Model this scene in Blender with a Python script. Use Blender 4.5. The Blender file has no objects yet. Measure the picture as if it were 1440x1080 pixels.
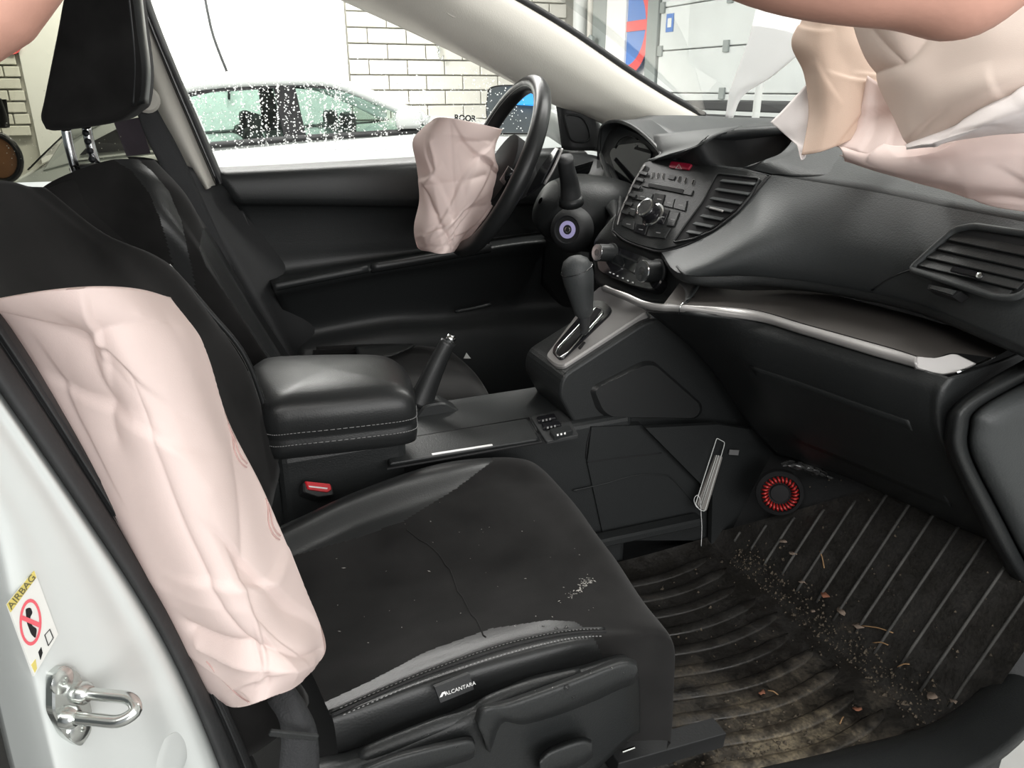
import bpy, bmesh, math, random
import numpy as np
from mathutils import Vector, Matrix, noise

S = bpy.context.scene
COL = S.collection
random.seed(7)
rng = np.random.default_rng(7)

# ------------------------------------------------------------------ camera
# car axes: x forward, y towards the driver's (left) side, z up; metres
CAM = np.array([-.50, -1.20, 1.15])
YAW, PIT, F = math.radians(22.5), math.radians(-21), 1082.0
cd = bpy.data.cameras.new('camera'); cam = bpy.data.objects.new('camera', cd); COL.objects.link(cam)
cam.location = CAM; cam.rotation_euler = (math.pi/2+PIT, 0, -YAW)
cd.sensor_width = 36; cd.lens = 36*F/1440; cd.clip_start = .02; cd.clip_end = 100
S.camera = cam

# ------------------------------------------------------------------ world, lights, exposure
W = bpy.data.worlds.new('world'); S.world = W; W.use_nodes = True
bg = W.node_tree.nodes['Background']; bg.inputs[0].default_value = (.93, .97, 1, 1); bg.inputs[1].default_value = .40
S.view_settings.view_transform = 'Standard'; S.view_settings.look = 'None'
S.view_settings.exposure = 0; S.view_settings.gamma = 1; S.view_settings.use_curve_mapping = False

def area(name, loc, target, sx, sy, power, color=(1, .98, .95)):
    l = bpy.data.lights.new(name, 'AREA'); l.shape = 'RECTANGLE'; l.size = sx; l.size_y = sy; l.energy = power; l.color = color
    o = bpy.data.objects.new(name, l); COL.objects.link(o); o.location = loc
    d = Vector(target)-Vector(loc); o.rotation_euler = d.to_track_quat('-Z', 'Y').to_euler()
    return o
area('ceiling_lamp', (-.5, 5.8, 2.95), (-.6, 6.8, .6), 2.8, .35, 290)
area('ceiling_lamp', (.2, 2.7, 2.95), (.2, 2.9, 0), 2.6, .35, 210)
area('ceiling_lamp', (1.8, .2, 2.95), (1.6, .2, 0), .35, 3.0, 98)
area('ceiling_lamp', (-1.5, -2.2, 2.9), (-.4, -.4, .6), 2.4, .7, 42)
area('added_fill_light', (.2, -4.3, 1.75), (.1, 0, .8), 3.4, 1.9, 130, (1, .99, .97))  # soft fill added behind the camera to brighten the driver's airbag and cabin

# ------------------------------------------------------------------ pixel -> point helpers
fw = np.array([math.sin(YAW)*math.cos(PIT), math.cos(YAW)*math.cos(PIT), math.sin(PIT)])
rt = np.cross(fw, [0, 0, 1]); rt /= np.linalg.norm(rt); up = np.cross(rt, fw)
def ray(px, py): return fw+rt*(px-720)/F+up*(540-py)/F
def on(px, py, ax, v):
    d = ray(px, py); k = 'xyz'.index(ax); return CAM+d*((v-CAM[k])/d[k])
def X(px, py, v): return on(px, py, 'x', v)
def Y(px, py, v): return on(px, py, 'y', v)
def Z(px, py, v): return on(px, py, 'z', v)
def T(px, py, t): return CAM+ray(px, py)*t
def proj(p):
    d = np.asarray(p)-CAM; t = d@fw; return 720+F*(d@rt)/t, 540-F*(d@up)/t
class Plane:
    def __init__(s, p0, n):
        s.p = np.array(p0, float); n = np.array(n, float); n /= np.linalg.norm(n)
        if (CAM-s.p)@n < 0: n = -n
        s.n = n
    def __call__(s, px, py, h=0):
        d = ray(px, py); return CAM+d*(((s.p+s.n*h-CAM)@s.n)/(d@s.n))
def plane3(a, b, c):
    a, b, c = map(np.array, (a, b, c)); return Plane(a, np.cross(b-a, c-a))

# ------------------------------------------------------------------ materials
def mat(name, col, rough=.5, metal=0, bump=0, bscale=200, spec=.5, coat=0, sheen=0, var=0, vscale=6, trans=0, emit=None, estr=0):
    m = bpy.data.materials.new(name); m.use_nodes = True; nt = m.node_tree; b = nt.nodes['Principled BSDF']
    b.inputs['Base Color'].default_value = (*col, 1); b.inputs['Roughness'].default_value = rough
    b.inputs['Metallic'].default_value = metal; b.inputs['Specular IOR Level'].default_value = spec
    b.inputs['Coat Weight'].default_value = coat; b.inputs['Coat Roughness'].default_value = .08
    b.inputs['Sheen Weight'].default_value = sheen
    if emit: b.inputs['Emission Color'].default_value = (*emit, 1); b.inputs['Emission Strength'].default_value = estr
    tc = nt.nodes.new('ShaderNodeTexCoord')
    if bump:
        n = nt.nodes.new('ShaderNodeTexNoise'); n.inputs['Scale'].default_value = bscale; n.inputs['Detail'].default_value = 3
        bp = nt.nodes.new('ShaderNodeBump'); bp.inputs['Strength'].default_value = bump; bp.inputs['Distance'].default_value = .002
        nt.links.new(tc.outputs['Object'], n.inputs['Vector']); nt.links.new(n.outputs[0], bp.inputs['Height']); nt.links.new(bp.outputs[0], b.inputs['Normal'])
    if var:
        n2 = nt.nodes.new('ShaderNodeTexNoise'); n2.inputs['Scale'].default_value = vscale; n2.inputs['Detail'].default_value = 5
        r = nt.nodes.new('ShaderNodeValToRGB')
        lo = [max(0, c*(1-var)) for c in col]; hi = [min(1, c*(1+var)) for c in col]
        r.color_ramp.elements[0].position = .3; r.color_ramp.elements[1].position = .7
        r.color_ramp.elements[0].color = (*lo, 1); r.color_ramp.elements[1].color = (*hi, 1)
        nt.links.new(tc.outputs['Object'], n2.inputs['Vector']); nt.links.new(n2.outputs[0], r.inputs[0]); nt.links.new(r.outputs[0], b.inputs['Base Color'])
    if trans:
        t = nt.nodes.new('ShaderNodeBsdfTranslucent'); t.inputs[0].default_value = (*col, 1)
        mx = nt.nodes.new('ShaderNodeMixShader'); mx.inputs[0].default_value = trans
        out = nt.nodes['Material Output']
        nt.links.new(b.outputs[0], mx.inputs[1]); nt.links.new(t.outputs[0], mx.inputs[2]); nt.links.new(mx.outputs[0], out.inputs[0])
    return m
def glass(name, tint, refl=.1):
    m = bpy.data.materials.new(name); m.use_nodes = True; nt = m.node_tree; nt.nodes.clear()
    o = nt.nodes.new('ShaderNodeOutputMaterial'); t = nt.nodes.new('ShaderNodeBsdfTransparent'); t.inputs[0].default_value = (*tint, 1)
    g = nt.nodes.new('ShaderNodeBsdfGlossy'); g.inputs['Roughness'].default_value = .02
    f = nt.nodes.new('ShaderNodeFresnel'); f.inputs[0].default_value = 1.45
    mx = nt.nodes.new('ShaderNodeMixShader')
    nt.links.new(f.outputs[0], mx.inputs[0]); nt.links.new(t.outputs[0], mx.inputs[1]); nt.links.new(g.outputs[0], mx.inputs[2]); nt.links.new(mx.outputs[0], o.inputs[0])
    return m
M = dict(
    plastic=mat('black_grained_plastic', (.017, .0185, .019), .43, bump=.25, bscale=420, spec=.36),
    pad=mat('dashboard_pad_plastic', (.041, .0445, .0455), .52, bump=.25, bscale=380, spec=.4, var=.1, vscale=5),
    dark=mat('matte_black_plastic', (.020, .021, .022), .6, bump=.15, bscale=300),
    void=mat('deep_black_plastic', (.006, .006, .007), .8),
    gloss=mat('gloss_black_plastic', (.012, .012, .014), .12, coat=.4),
    leather=mat('black_leather', (.014, .0148, .0152), .36, bump=.12, bscale=420, spec=.36),
    alc=mat('black_microfibre_suede', (.0125, .0122, .0121), 1, bump=.1, bscale=900, spec=.08, sheen=.05, var=.4, vscale=11),
    silver=mat('satin_silver_trim', (.32, .31, .305), .36, metal=.4, bump=.05, bscale=500),
    chrome=mat('chrome', (.72, .73, .74), .12, metal=1),
    steel=mat('zinc_plated_steel', (.66, .68, .66), .22, metal=1, bump=.1, bscale=60),
    beige=mat('light_grey_pillar_trim', (.56, .54, .49), .7, bump=.15, bscale=300),
    paint=mat('white_car_paint', (.58, .61, .60), .22, coat=.7, var=.03, vscale=3),
    rubber=mat('black_rubber_seal', (.022, .023, .024), .6, bump=.2, bscale=200, var=.3, vscale=14),
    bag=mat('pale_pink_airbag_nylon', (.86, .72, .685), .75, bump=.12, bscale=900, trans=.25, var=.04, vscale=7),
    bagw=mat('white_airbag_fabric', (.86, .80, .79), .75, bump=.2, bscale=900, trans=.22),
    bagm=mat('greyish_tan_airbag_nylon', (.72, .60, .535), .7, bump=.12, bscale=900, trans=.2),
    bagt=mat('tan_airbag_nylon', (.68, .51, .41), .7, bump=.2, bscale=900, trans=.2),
    skin=mat('skin', (.66, .36, .28), .5, bump=.12, bscale=160, var=.07, vscale=18),
    cloth=mat('white_cloth', (1, 1, 1), .8, trans=.6),
    red=mat('red_plastic', (.55, .02, .03), .3, coat=.3),
    dred=mat('dark_red_translucent_button', (.30, .012, .035), .15, coat=.6),
    white=mat('white_print', (.75, .75, .75), .6),
    yellow=mat('yellow_print', (.66, .56, .16), .6),
    pink=mat('red_print', (.74, .12, .15), .6),
    label=mat('white_label', (.72, .73, .70), .55),
    webbing=mat('black_seat_belt_webbing', (.02, .021, .023), .75, bump=.5, bscale=500),
    mat_=None,
    screen=mat('dark_display', (.008, .009, .01), .08, coat=.5),
    mirror=mat('mirror_glass', (.85, .87, .9), .01, metal=1),
    glow=mat('violet_lit_ring', (.35, .33, .45), .4, emit=(.55, .5, .95), estr=.28),
    purple=mat('grey_violet_trim', (.12, .10, .16), .7),
    stitch=mat('grey_thread', (.22, .22, .22), .8),
    drop=None,
)

# ------------------------------------------------------------------ object helpers
LOC = {}
def link(o, parent=None):
    COL.objects.link(o)
    if parent is not None:
        o.parent = parent
        o.matrix_parent_inverse = Matrix.Translation(-Vector(LOC.get(parent.name_full, (0, 0, 0))))
        LOC[o.name_full] = (0, 0, 0)
    return o
def tag(o, label=None, cat=None, group=None, kind=None):
    if label: o['label'] = label
    if cat: o['category'] = cat
    if group: o['group'] = group
    if kind: o['kind'] = kind
    return o
def thing(name, label, cat, loc, group=None, kind=None):
    o = bpy.data.objects.new(name, None); COL.objects.link(o); o.location = Vector(loc); o.empty_display_size = .05
    LOC[o.name_full] = tuple(float(v) for v in loc)
    return tag(o, label, cat, group, kind)
def mk(name, v, f, m, parent=None, smooth=True, label=None, kind=None):
    me = bpy.data.meshes.new(name)
    v = [tuple(map(float, p)) for p in v]
    me.from_pydata(v, [], [tuple(map(int, q)) for q in f]); me.update()
    bm = bmesh.new(); bm.from_mesh(me); bmesh.ops.recalc_face_normals(bm, faces=bm.faces); bm.to_mesh(me); bm.free()
    if m: me.materials.append(m)
    if smooth: me.polygons.foreach_set('use_smooth', [True]*len(me.polygons))
    o = bpy.data.objects.new(name, me)
    link(o, parent)
    if label: o['label'] = label
    if kind: o['kind'] = kind
    return o
def toporigin(o):
    """move a single-mesh thing's origin to the bottom centre of its bounds"""
    co = np.array([v.co[:] for v in o.data.vertices]); c = (co.min(0)+co.max(0))/2; c[2] = co[:, 2].min()
    o.data.transform(Matrix.Translation(-Vector(c))); o.location = Vector(c); return o
def auto(o, ang=35):
    md = o.modifiers.new('b', 'EDGE_SPLIT'); md.split_angle = math.radians(ang); return o
def bev(o, w, seg=2, ang=30):
    md = o.modifiers.new('bevel', 'BEVEL'); md.width = w; md.segments = seg; md.limit_method = 'ANGLE'; md.angle_limit = math.radians(ang)
    return o
def solid(o, t, off=-1):
    md = o.modifiers.new('solid', 'SOLIDIFY'); md.thickness = t; md.offset = off; return o
def cr(P, n):
    P = np.array([np.asarray(p, float) for p in P]); m = len(P)
    if m == 2:
        t = np.linspace(0, 1, n)[:, None]; return P[0]*(1-t)+P[1]*t
    Q = np.vstack([2*P[0]-P[1], P, 2*P[-1]-P[-2]])
    t = np.linspace(0, m-1, n); i = np.minimum(t.astype(int), m-2); f = (t-i)[:, None]
    a, b, c, d = Q[i], Q[i+1], Q[i+2], Q[i+3]
    return .5*(2*b+(-a+c)*f+(2*a-5*b+4*c-d)*f*f+(-a+3*b-3*c+d)*f**3)
def surf(rows, nu, nv):
    R = np.array([cr(r, nv) for r in rows]); return np.array([cr(R[:, j], nu) for j in range(nv)]).transpose(1, 0, 2)
def gridfaces(nu, nv, closeu=False, closev=False):
    f = []
    for i in range(nu if closeu else nu-1):
        for j in range(nv if closev else nv-1):
            a, b = i*nv+j, i*nv+(j+1) % nv; c, d = ((i+1) % nu)*nv+(j+1) % nv, ((i+1) % nu)*nv+j
            f.append((a, b, c, d))
    return f
def patch(name, rows, m, parent=None, nu=24, nv=24, t=0, disp=None, label=None, off=None):
    G = surf(rows, nu, nv)
    if disp is not None: G = disp(G)
    o = mk(name, G.reshape(-1, 3), gridfaces(nu, nv), m, parent, label=label)
    # make normals face the camera so that thickness goes away from it
    me = o.data; c = me.polygons[len(me.polygons)//2]
    if (Vector(CAM)-c.center).dot(c.normal) < 0: me.flip_normals()
    if t: solid(o, t, -1)
    return o
def gnormals(G):
    du = np.gradient(G, axis=0); dv = np.gradient(G, axis=1); n = np.cross(du, dv)
    n /= np.linalg.norm(n, axis=2, keepdims=True)+1e-12; return n
def poly_round(p, r, seg=4):
    p = [np.asarray(q, float) for q in p]; n = len(p); out = []
    for i in range(n):
        a, b, c = p[i-1], p[i], p[(i+1) % n]
        ri = r[i] if isinstance(r, (list, tuple)) else r
        da, dc = a-b, c-b; la, lc = np.linalg.norm(da), np.linalg.norm(dc); k = min(ri, la*.45, lc*.45)
        if k <= 0: out.append(b); continue
        s, e = b+da/la*k, b+dc/lc*k
        for j in range(seg+1):
            t = j/seg; out.append((1-t)**2*s+2*t*(1-t)*b+t*t*e)
    return out
def prism(name, P, n, back, front, m, parent=None, bevel=0, label=None):
    """polygon P (3D, flat-ish) with normal n: from -back to +front, front edge chamfered"""
    P = np.array(P); n = np.asarray(n, float); n = n/np.linalg.norm(n); k = len(P); c = P.mean(0)
    r = np.linalg.norm(P-c, axis=1).mean()
    b = min(bevel, r*.3)
    L = [P-n*back, P+n*(front-b)]
    if b: L.append(c+(P-c)*(1-b/r)+n*front)
    v = np.vstack(L); f = []
    for l in range(len(L)-1):
        for i in range(k): f.append((l*k+i, l*k+(i+1) % k, (l+1)*k+(i+1) % k, (l+1)*k+i))
    f.append(tuple(range(k))); f.append(tuple((len(L)-1)*k+i for i in range(k)))
    return mk(name, v, f, m, parent, smooth=False, label=label)
def pan(name, px, pl, m, parent=None, h=.002, d=.004, b=.001, r=0, h0=0, label=None):
    """flat raised piece on plane pl with outline given in photo pixels"""
    q = poly_round(px, r) if r else px
    return prism(name, [pl(x, y, h0) for x, y in q], pl.n, d, h, m, parent, b, label)
def frame(t):
    t = t/np.linalg.norm(t); a = np.array([0, 0, 1.]) if abs(t[2]) < .9 else np.array([1., 0, 0]); u = np.cross(t, a); u /= np.linalg.norm(u); return u, np.cross(t, u)
def tube_geo(P, r, seg=8, closed=False, flat=1.0, upv=None):
    P = np.array([np.asarray(p, float) for p in P]); n = len(P)
    r = np.full(n, r) if np.isscalar(r) else np.array(r)
    tg = np.gradient(P, axis=0) if not closed else np.roll(P, -1, 0)-np.roll(P, 1, 0)
    V = []; u = None
    for i in range(n):
        t = tg[i]/(np.linalg.norm(tg[i])+1e-12)
        if upv is not None: u = np.asarray(upv, float)-t*(np.asarray(upv)@t)
        elif u is None: u = frame(t)[0]
        else: u = u-t*(u@t)
        u = u/(np.linalg.norm(u)+1e-12); w = np.cross(t, u)
        for k in range(seg):
            a = 2*math.pi*k/seg; V.append(P[i]+r[i]*(math.cos(a)*w+math.sin(a)*u*flat))
    f = gridfaces(n, seg, closed, True)
    if not closed: f += [tuple(range(seg)), tuple((n-1)*seg+k for k in range(seg))]
    return V, f
def tube(name, P, r, m, parent=None, seg=8, closed=False, n=None, flat=1.0, upv=None, label=None):
    if n and not closed: P = cr(P, n); r = r if np.isscalar(r) else np.interp(np.linspace(0, 1, n), np.linspace(0, 1, len(r)), r)
    v, f = tube_geo(P, r, seg, closed, flat, upv); return mk(name, v, f, m, parent, label=label)
def lathe(name, c, axis, prof, m, parent=None, seg=24, label=None, squash=None):
    c = np.asarray(c, float); a = np.asarray(axis, float); a /= np.linalg.norm(a); u, w = frame(a); V = []
    for r, h in prof:
        for k in range(seg):
            t = 2*math.pi*k/seg; V.append(c+a*h+r*(math.cos(t)*u+math.sin(t)*w))
    n = len(prof); f = gridfaces(n, seg, False, True)+[tuple(range(seg)), tuple((n-1)*seg+k for k in range(seg))]
    return auto(mk(name, V, f, m, parent, label=label), 40)
def box(name, c, s, m, parent=None, rot=None, b=.003, seg=2, label=None):
    v = [np.array([x, y, z])*np.array(s)/2 for x in (-1, 1) for y in (-1, 1) for z in (-1, 1)]
    if rot is not None: Rm = np.array(rot); v = [Rm@p for p in v]
    v = [p+np.asarray(c, float) for p in v]
    f = [(0, 1, 3, 2), (4, 6, 7, 5), (0, 4, 5, 1), (2, 3, 7, 6), (0, 2, 6, 4), (1, 5, 7, 3)]
    o = mk(name, v, f, m, parent, smooth=False, label=label)
    if b: bev(o, b, seg)
    return o
def bar(name, a, b_, w, h, m, parent=None, upv=(0, 0, 1), bv=.001, label=None):
    a, b_ = np.asarray(a, float), np.asarray(b_, float); x = b_-a; L = np.linalg.norm(x); x /= L
    z = np.asarray(upv, float); z = z-x*(x@z); z /= np.linalg.norm(z); y = np.cross(z, x)
    return box(name, (a+b_)/2, (L, w, h), m, parent, np.stack([x, y, z], 1), bv, 1, label)
def join(name, geos, m, parent=None, smooth=True, label=None, kind=None):
    V, Fc = [], []
    for v, f in geos:
        o = len(V); V += list(v); Fc += [tuple(i+o for i in q) for q in f]
    return mk(name, V, Fc, m, parent, smooth, label, kind)
def text(name, s, origin, right, upd, size, m, parent=None, depth=.0003, align='CENTER', bold=0):
    cu = bpy.data.curves.new(name, 'FONT'); cu.body = s; cu.size = size; cu.align_x = align; cu.align_y = 'CENTER'; cu.extrude = depth; cu.offset = bold
    tmp = bpy.data.objects.new('tmp', cu); COL.objects.link(tmp)
    bpy.context.view_layer.update()
    me = bpy.data.meshes.new_from_object(tmp.evaluated_get(bpy.context.evaluated_depsgraph_get()))
    bpy.data.objects.remove(tmp); bpy.data.curves.remove(cu)
    x = Vector(right).normalized(); y = Vector(upd); y = (y-x*y.dot(x)).normalized(); z = x.cross(y)
    Mx = Matrix((x, y, z)).transposed().to_4x4(); Mx.translation = Vector(origin); me.transform(Mx)
    me.name = name; me.materials.clear(); me.materials.append(m)
    return link(bpy.data.objects.new(name, me), parent)
def drops_geo(pts, nrm, r):
    """low domes"""
    G = []
    for p, n, q in zip(pts, nrm, r):
        p = np.asarray(p, float); n = np.asarray(n, float); n = n/np.linalg.norm(n); u, w = frame(n)
        V = []
        for rr, h in ((1, -.1), (.8, .4), (.35, .65)):
            for k in range(6): a = k*math.pi/3; V.append(p+q*(rr*(math.cos(a)*u+math.sin(a)*w)+n*h))
        G.append((V, gridfaces(3, 6, False, True)+[tuple(range(12, 18))]))
    return G
def smooth(p, n=4):
    p = np.array(p)
    for _ in range(n):
        q = p.copy(); q[1:-1] = (p[:-2]+2*p[1:-1]+p[2:])/4; p = q
    return cr(p, len(p)*4)
def fold(G, amp, scale, seed=0, nc=16, lines=(), low=.5, w=.012):
    """fabric: gentle undulation plus sharp random creases and given crease lines (photo pixels, height, width)"""
    n = gnormals(G); nu, nv = G.shape[:2]; r = np.random.default_rng(seed); H = np.zeros((nu, nv))
    for i in range(nu):
        for j in range(nv):
            p = Vector(G[i, j])*scale*.6+Vector((seed*3.1, seed*1.7, seed*.9)); H[i, j] = amp*low*noise.noise(p)
    Lu = np.linalg.norm(np.diff(G, axis=0), axis=2).sum(0).mean(); Lv = np.linalg.norm(np.diff(G, axis=1), axis=2).sum(1).mean()
    U_, V_ = np.meshgrid(np.linspace(0, Lu, nu), np.linspace(0, Lv, nv), indexing='ij')
    for k in range(nc):
        c = np.array([r.uniform(.1, .9)*Lu, r.uniform(.05, .95)*Lv]); a = r.choice([.3, 1.2, 2.2])+r.normal(0, .35); L_ = r.uniform(.25, .8)*min(Lu, Lv)
        x, y = U_-c[0], V_-c[1]; s = x*math.cos(a)+y*math.sin(a); d = -x*math.sin(a)+y*math.cos(a)+.15*s*s/L_*r.choice([-1, 1])
        tp = np.clip(1-(np.abs(s)/L_)**2, 0, 1); ww = w*r.uniform(.6, 2.2)
        H += amp*r.uniform(.25, .8)*tp*(r.choice([-1, 1])*np.exp(-np.abs(d)/ww)+.8*np.sign(d)*np.minimum(1, np.abs(d)/.003)*np.exp(-np.abs(d)/(ww*2.5))*r.choice([-1, 0, 1]))
    if lines:
        P2 = np.array([proj(p) for p in G.reshape(-1, 3)]); fl_ = G.reshape(-1, 3)
        for px, hgt, wid in lines:
            q = cr([(x, y, 0) for x, y in px], 60)[:, :2]
            pts_ = np.array([fl_[np.argsort(((P2-k)**2).sum(1))[:6]].mean(0) for k in q]); pts_ = smooth(pts_)
            d = np.linalg.norm(fl_[:, None]-pts_[None], axis=2); D = d.min(1).reshape(nu, nv)
            H += hgt*np.exp(-D/wid)
    return G+n*H[..., None]

# ================================================================== garage shell
M['wallw'] = mat('white_painted_wall', (.80, .80, .78), .8, bump=.1, bscale=40)
M['mortar'] = mat('grey_mortar', (.52, .51, .46), .9)
M['brick'] = mat('cream_painted_brick', (.64, .63, .57), .8, bump=.3, bscale=60, var=.1, vscale=2.5)
M['conc'] = mat('concrete_floor', (.30, .30, .29), .6, var=.2, vscale=2)
M['doorp'] = mat('off_white_door_panel', (.62, .65, .64), .5, var=.04, vscale=3)
M['strip'] = mat('grey_green_rubber_strip', (.27, .30, .29), .6)
M['pipe'] = mat('light_grey_pipe', (.62, .64, .62), .5)
M['blue'] = mat('blue_print', (.10, .22, .55), .5)
M['sred'] = mat('sign_red', (.75, .10, .10), .5)
def sbox(name, lo, hi, m, kind='structure', b=0):
    lo, hi = np.array(lo, float), np.array(hi, float)
    o = box(name, (lo+hi)/2, hi-lo, m, None, b=b)
    o['kind'] = kind; return o
sbox('floor', (-4.5, -4.5, -.25), (4.2, 7.6, -.15), M['conc'])
wr = sbox('wall_rear', (-4.7, -4.5, -.15), (-4.5, 7.6, 3.1), mat('dark_grey_roller_door', (.10, .115, .12), .7))
sbox('ceiling', (-4.5, -4.5, 3.1), (4.2, 7.6, 3.2), M['wallw'])
WY = 7.2
wb = sbox('wall_back', (-4.5, WY, -.15), (4.2, WY+.2, 3.1), M['mortar'])
# plain white stretches standing in for overexposed parts of the back wall
pa = box('overexposed_stretch', (-.25, WY-.03, 1.5), (2.85, .06, 3.2), M['wallw'], wb, b=.004)
pb = box('overexposed_stretch', (-4.0, WY-.03, 1.5), (3.65, .06, 3.2), M['wallw'], wb, b=.004)
# brick stretches: every brick its own piece
def brick_field(x0, x1, z0, z1, bw, bh, seed):
    r = random.Random(seed); shared = {}
    k = 0; z = z0
    while z < z1:
        x = x0-(bw/2 if k % 2 else 0)
        while x < x1:
            a, b_ = max(x, x0), min(x+bw-.014, x1)
            if b_-a > .05:
                w = round(b_-a, 2)
                if w not in shared:
                    o = box('brick', (0, 0, 0), (w, .08, bh-.014), M['brick'], wb, b=.006, seg=1); shared[w] = o
                else:
                    s = shared[w]; o = s.copy(); COL.objects.link(o); o.parent = wb; o.matrix_parent_inverse = s.matrix_parent_inverse.copy()
                o.location = ((a+b_)/2, WY-.01-r.random()*.008, z+bh/2)
            x += bw
        z += bh; k += 1
brick_field(1.20, 3.60, .55, 2.15, .40, .146, 1)
brick_field(-2.16, -1.70, .75, 1.75, .23, .098, 2)
tube('electric_cable', [Y(283, -30, WY-.08), Y(297, 40, WY-.08), Y(310, 78, WY-.09), Y(321, 108, WY-.1), Y(322, 140, WY-.1)], .012, M['plastic'], wb, n=14)

# chain hanging on the brick wall
ch = thing('wall_chain', 'thin dark chain hanging on the cream brick wall', 'chain', Y(616, 80, WY-.1))
c0, c1 = Y(611, 24, WY-.09), Y(617, 72, WY-.09)
for i in range(12):
    p = c0+(c1-c0)*i/11; a = np.array([0, 0, 1.])*.03; s = np.array([.012, 0, 0]) if i % 2 else np.array([0, .01, 0])
    tube('link', [p-a, p-a*.5+s, p+a*.5+s, p+a, p+a*.5-s, p-a*.5-s], .005, M['steel'], ch, seg=5, closed=True)
tube('hook', cr([c1, c1+[.0, 0, -.05], c1+[.03, 0, -.08], c1+[.05, 0, -.04]], 10), .007, M['steel'], ch, seg=6)

# front wall of the garage with sectional door
WX = 3.75
wf = sbox('wall_front', (WX+.05, -4.5, -.15), (WX+.25, 7.3, 3.1), M['wallw'])
def vstrip(name, pxa, pxb, py, m, parent, dx=.03, z0=-.1, z1=3.0, x=WX):
    ya, yb = X(pxa, py, x)[1], X(pxb, py, x)[1]
    return box(name, (x, (ya+yb)/2, (z0+z1)/2), (dx*2, abs(yb-ya), z1-z0), m, parent, b=.01)
pr = vstrip('trim_1', 857, 884, 60, M['wallw'], None, .05); pr['kind'] = 'structure'
ps = vstrip('trim_2', 833, 856, 60, M['strip'], None, .045); ps['kind'] = 'structure'
pd_ = vstrip('trim_3', 914, 929, 60, M['strip'], None, .05); pd_['kind'] = 'structure'
yq = X(818, 30, WX-.08)[1]
tb = tube('downpipe', [(WX-.1, yq, z) for z in np.linspace(-.1, 3, 10)], .075, M['pipe'], seg=14)
tag(tb, 'pale grey vertical pipe in the garage corner beside the brick wall', 'pipe'); toporigin(tb)
tb2 = tube('downpipe', [(WX-.06, X(830, 30, WX-.06)[1], z) for z in np.linspace(-.1, 3, 10)], .03, M['beige'], seg=10)
tag(tb2, 'thin cream pipe just right of the thick grey garage pipe', 'pipe'); toporigin(tb2)
lb = lathe('wall_lamp', X(833, 57, WX-.1), (-1, 0, 0), [(.05, 0), (.055, .03), (.03, .05)], M['strip'], seg=14)
tag(lb, 'small dark oval box on the strip beside the pipes', 'box'); toporigin(lb)
gd = thing('garage_door', 'off-white sectional garage door with wide horizontal panels', 'garage door', (WX, 2.5, -.1))
yl, yr = X(930, 75, WX)[1], -1.5
zs = [-.1, .42, .86]+[X(985, 131, WX)[2], X(985, 68, WX)[2]]
zs += [zs[-1]+(zs[-1]-zs[-2])*k for k in (1, 2, 3)]
for a, b_ in zip(zs[:-1], zs[1:]):
    p = box('panel', (WX, (yl+yr)/2, (a+b_)/2), (.06, yl-yr, b_-a-.008), M['doorp'], gd, b=.008)
for z in zs[3:6]:
    for px in (1027, 934):
        yy = X(px, 62, WX)[1]
        h = box('hinge', (WX-.04, yy, z), (.02, .07, .09), M['strip'], gd, b=.004)
n_ = thing('notice', 'small blue framed notice taped to the white garage door', 'sign', X(942, 32, WX-.04))
q = X(942, 32, WX-.035); box('frame', q, (.006, .115, .15), M['blue'], n_, b=.001); box('paper', q+[-.004, 0, 0], (.004, .06, .075), M['label'], n_, b=.001)
# round no-parking sign, half hidden by the white wall strip
sc_ = X(882, 38, WX-.02); rad = (X(882, 38, WX-.02)-X(917, 38, WX-.02))[1]
sg = thing('parking_sign', 'round blue and red no-parking sign on the garage wall', 'sign', sc_)
def disc(name, r0, r1, h, m, parent, c, ax, seg=40):
    u, w = frame(np.asarray(ax, float)); V = []
    for r in (r0, r1):
        for k in range(seg): a = 2*math.pi*k/seg; V.append(np.asarray(c)+np.asarray(ax)*h+r*(math.cos(a)*u+math.sin(a)*w))
    f = gridfaces(2, seg, False, True)
    if r0 == 0: V = V[seg:]; f = [tuple(range(seg))]
    return solid(mk(name, V, f, m, parent, smooth=False), .004, 0)
ax = np.array([-1., 0, 0])
disc('blue_face', 0, rad, .0, M['blue'], sg, sc_, ax); disc('red_border', rad*.78, rad, .006, M['sred'], sg, sc_, ax)
box('red_bar', sc_+[-.008, 0, 0], (.006, rad*1.7, rad*.2), M['sred'], sg, b=0)

# dark bench and grey post seen beyond the windscreen
bn = thing('tool_bench', 'dark grey low bench in front of the garage door, beyond the windscreen', 'bench', (2.9, 2.6, -.15))
bx0 = X(966, 141, 2.9); bx1 = X(1150, 141, 2.9); yb0, yb1 = bx0[1], bx1[1]; zt = bx0[2]
box('bench_top', (3.1, (yb0+yb1)/2, zt-.03), (.5, yb0-yb1, .06), M['dark'], bn, b=.01)
box('cabinet', (3.12, (yb0+yb1)/2, zt/2-.1), (.44, yb0-yb1-.05, zt-.06), M['dark'], bn, b=.01)
for k in range(3):
    box('drawer', (2.89, (yb0+yb1)/2, zt-.14-k*.13), (.02, (yb0-yb1)*.9, .11), M['plastic'], bn, b=.006)
pst = tube('plastic_post', [X(1074, 88, 1.6), X(1066, 135, 1.6), X(1058, 200, 1.6), [1.6, X(1058, 200, 1.6)[1]+.05, -.15]], .018, M['pipe'], n=10, seg=10, flat=.5)
tag(pst, 'translucent grey post leaning just beyond the windscreen', 'post'); toporigin(pst)

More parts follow.
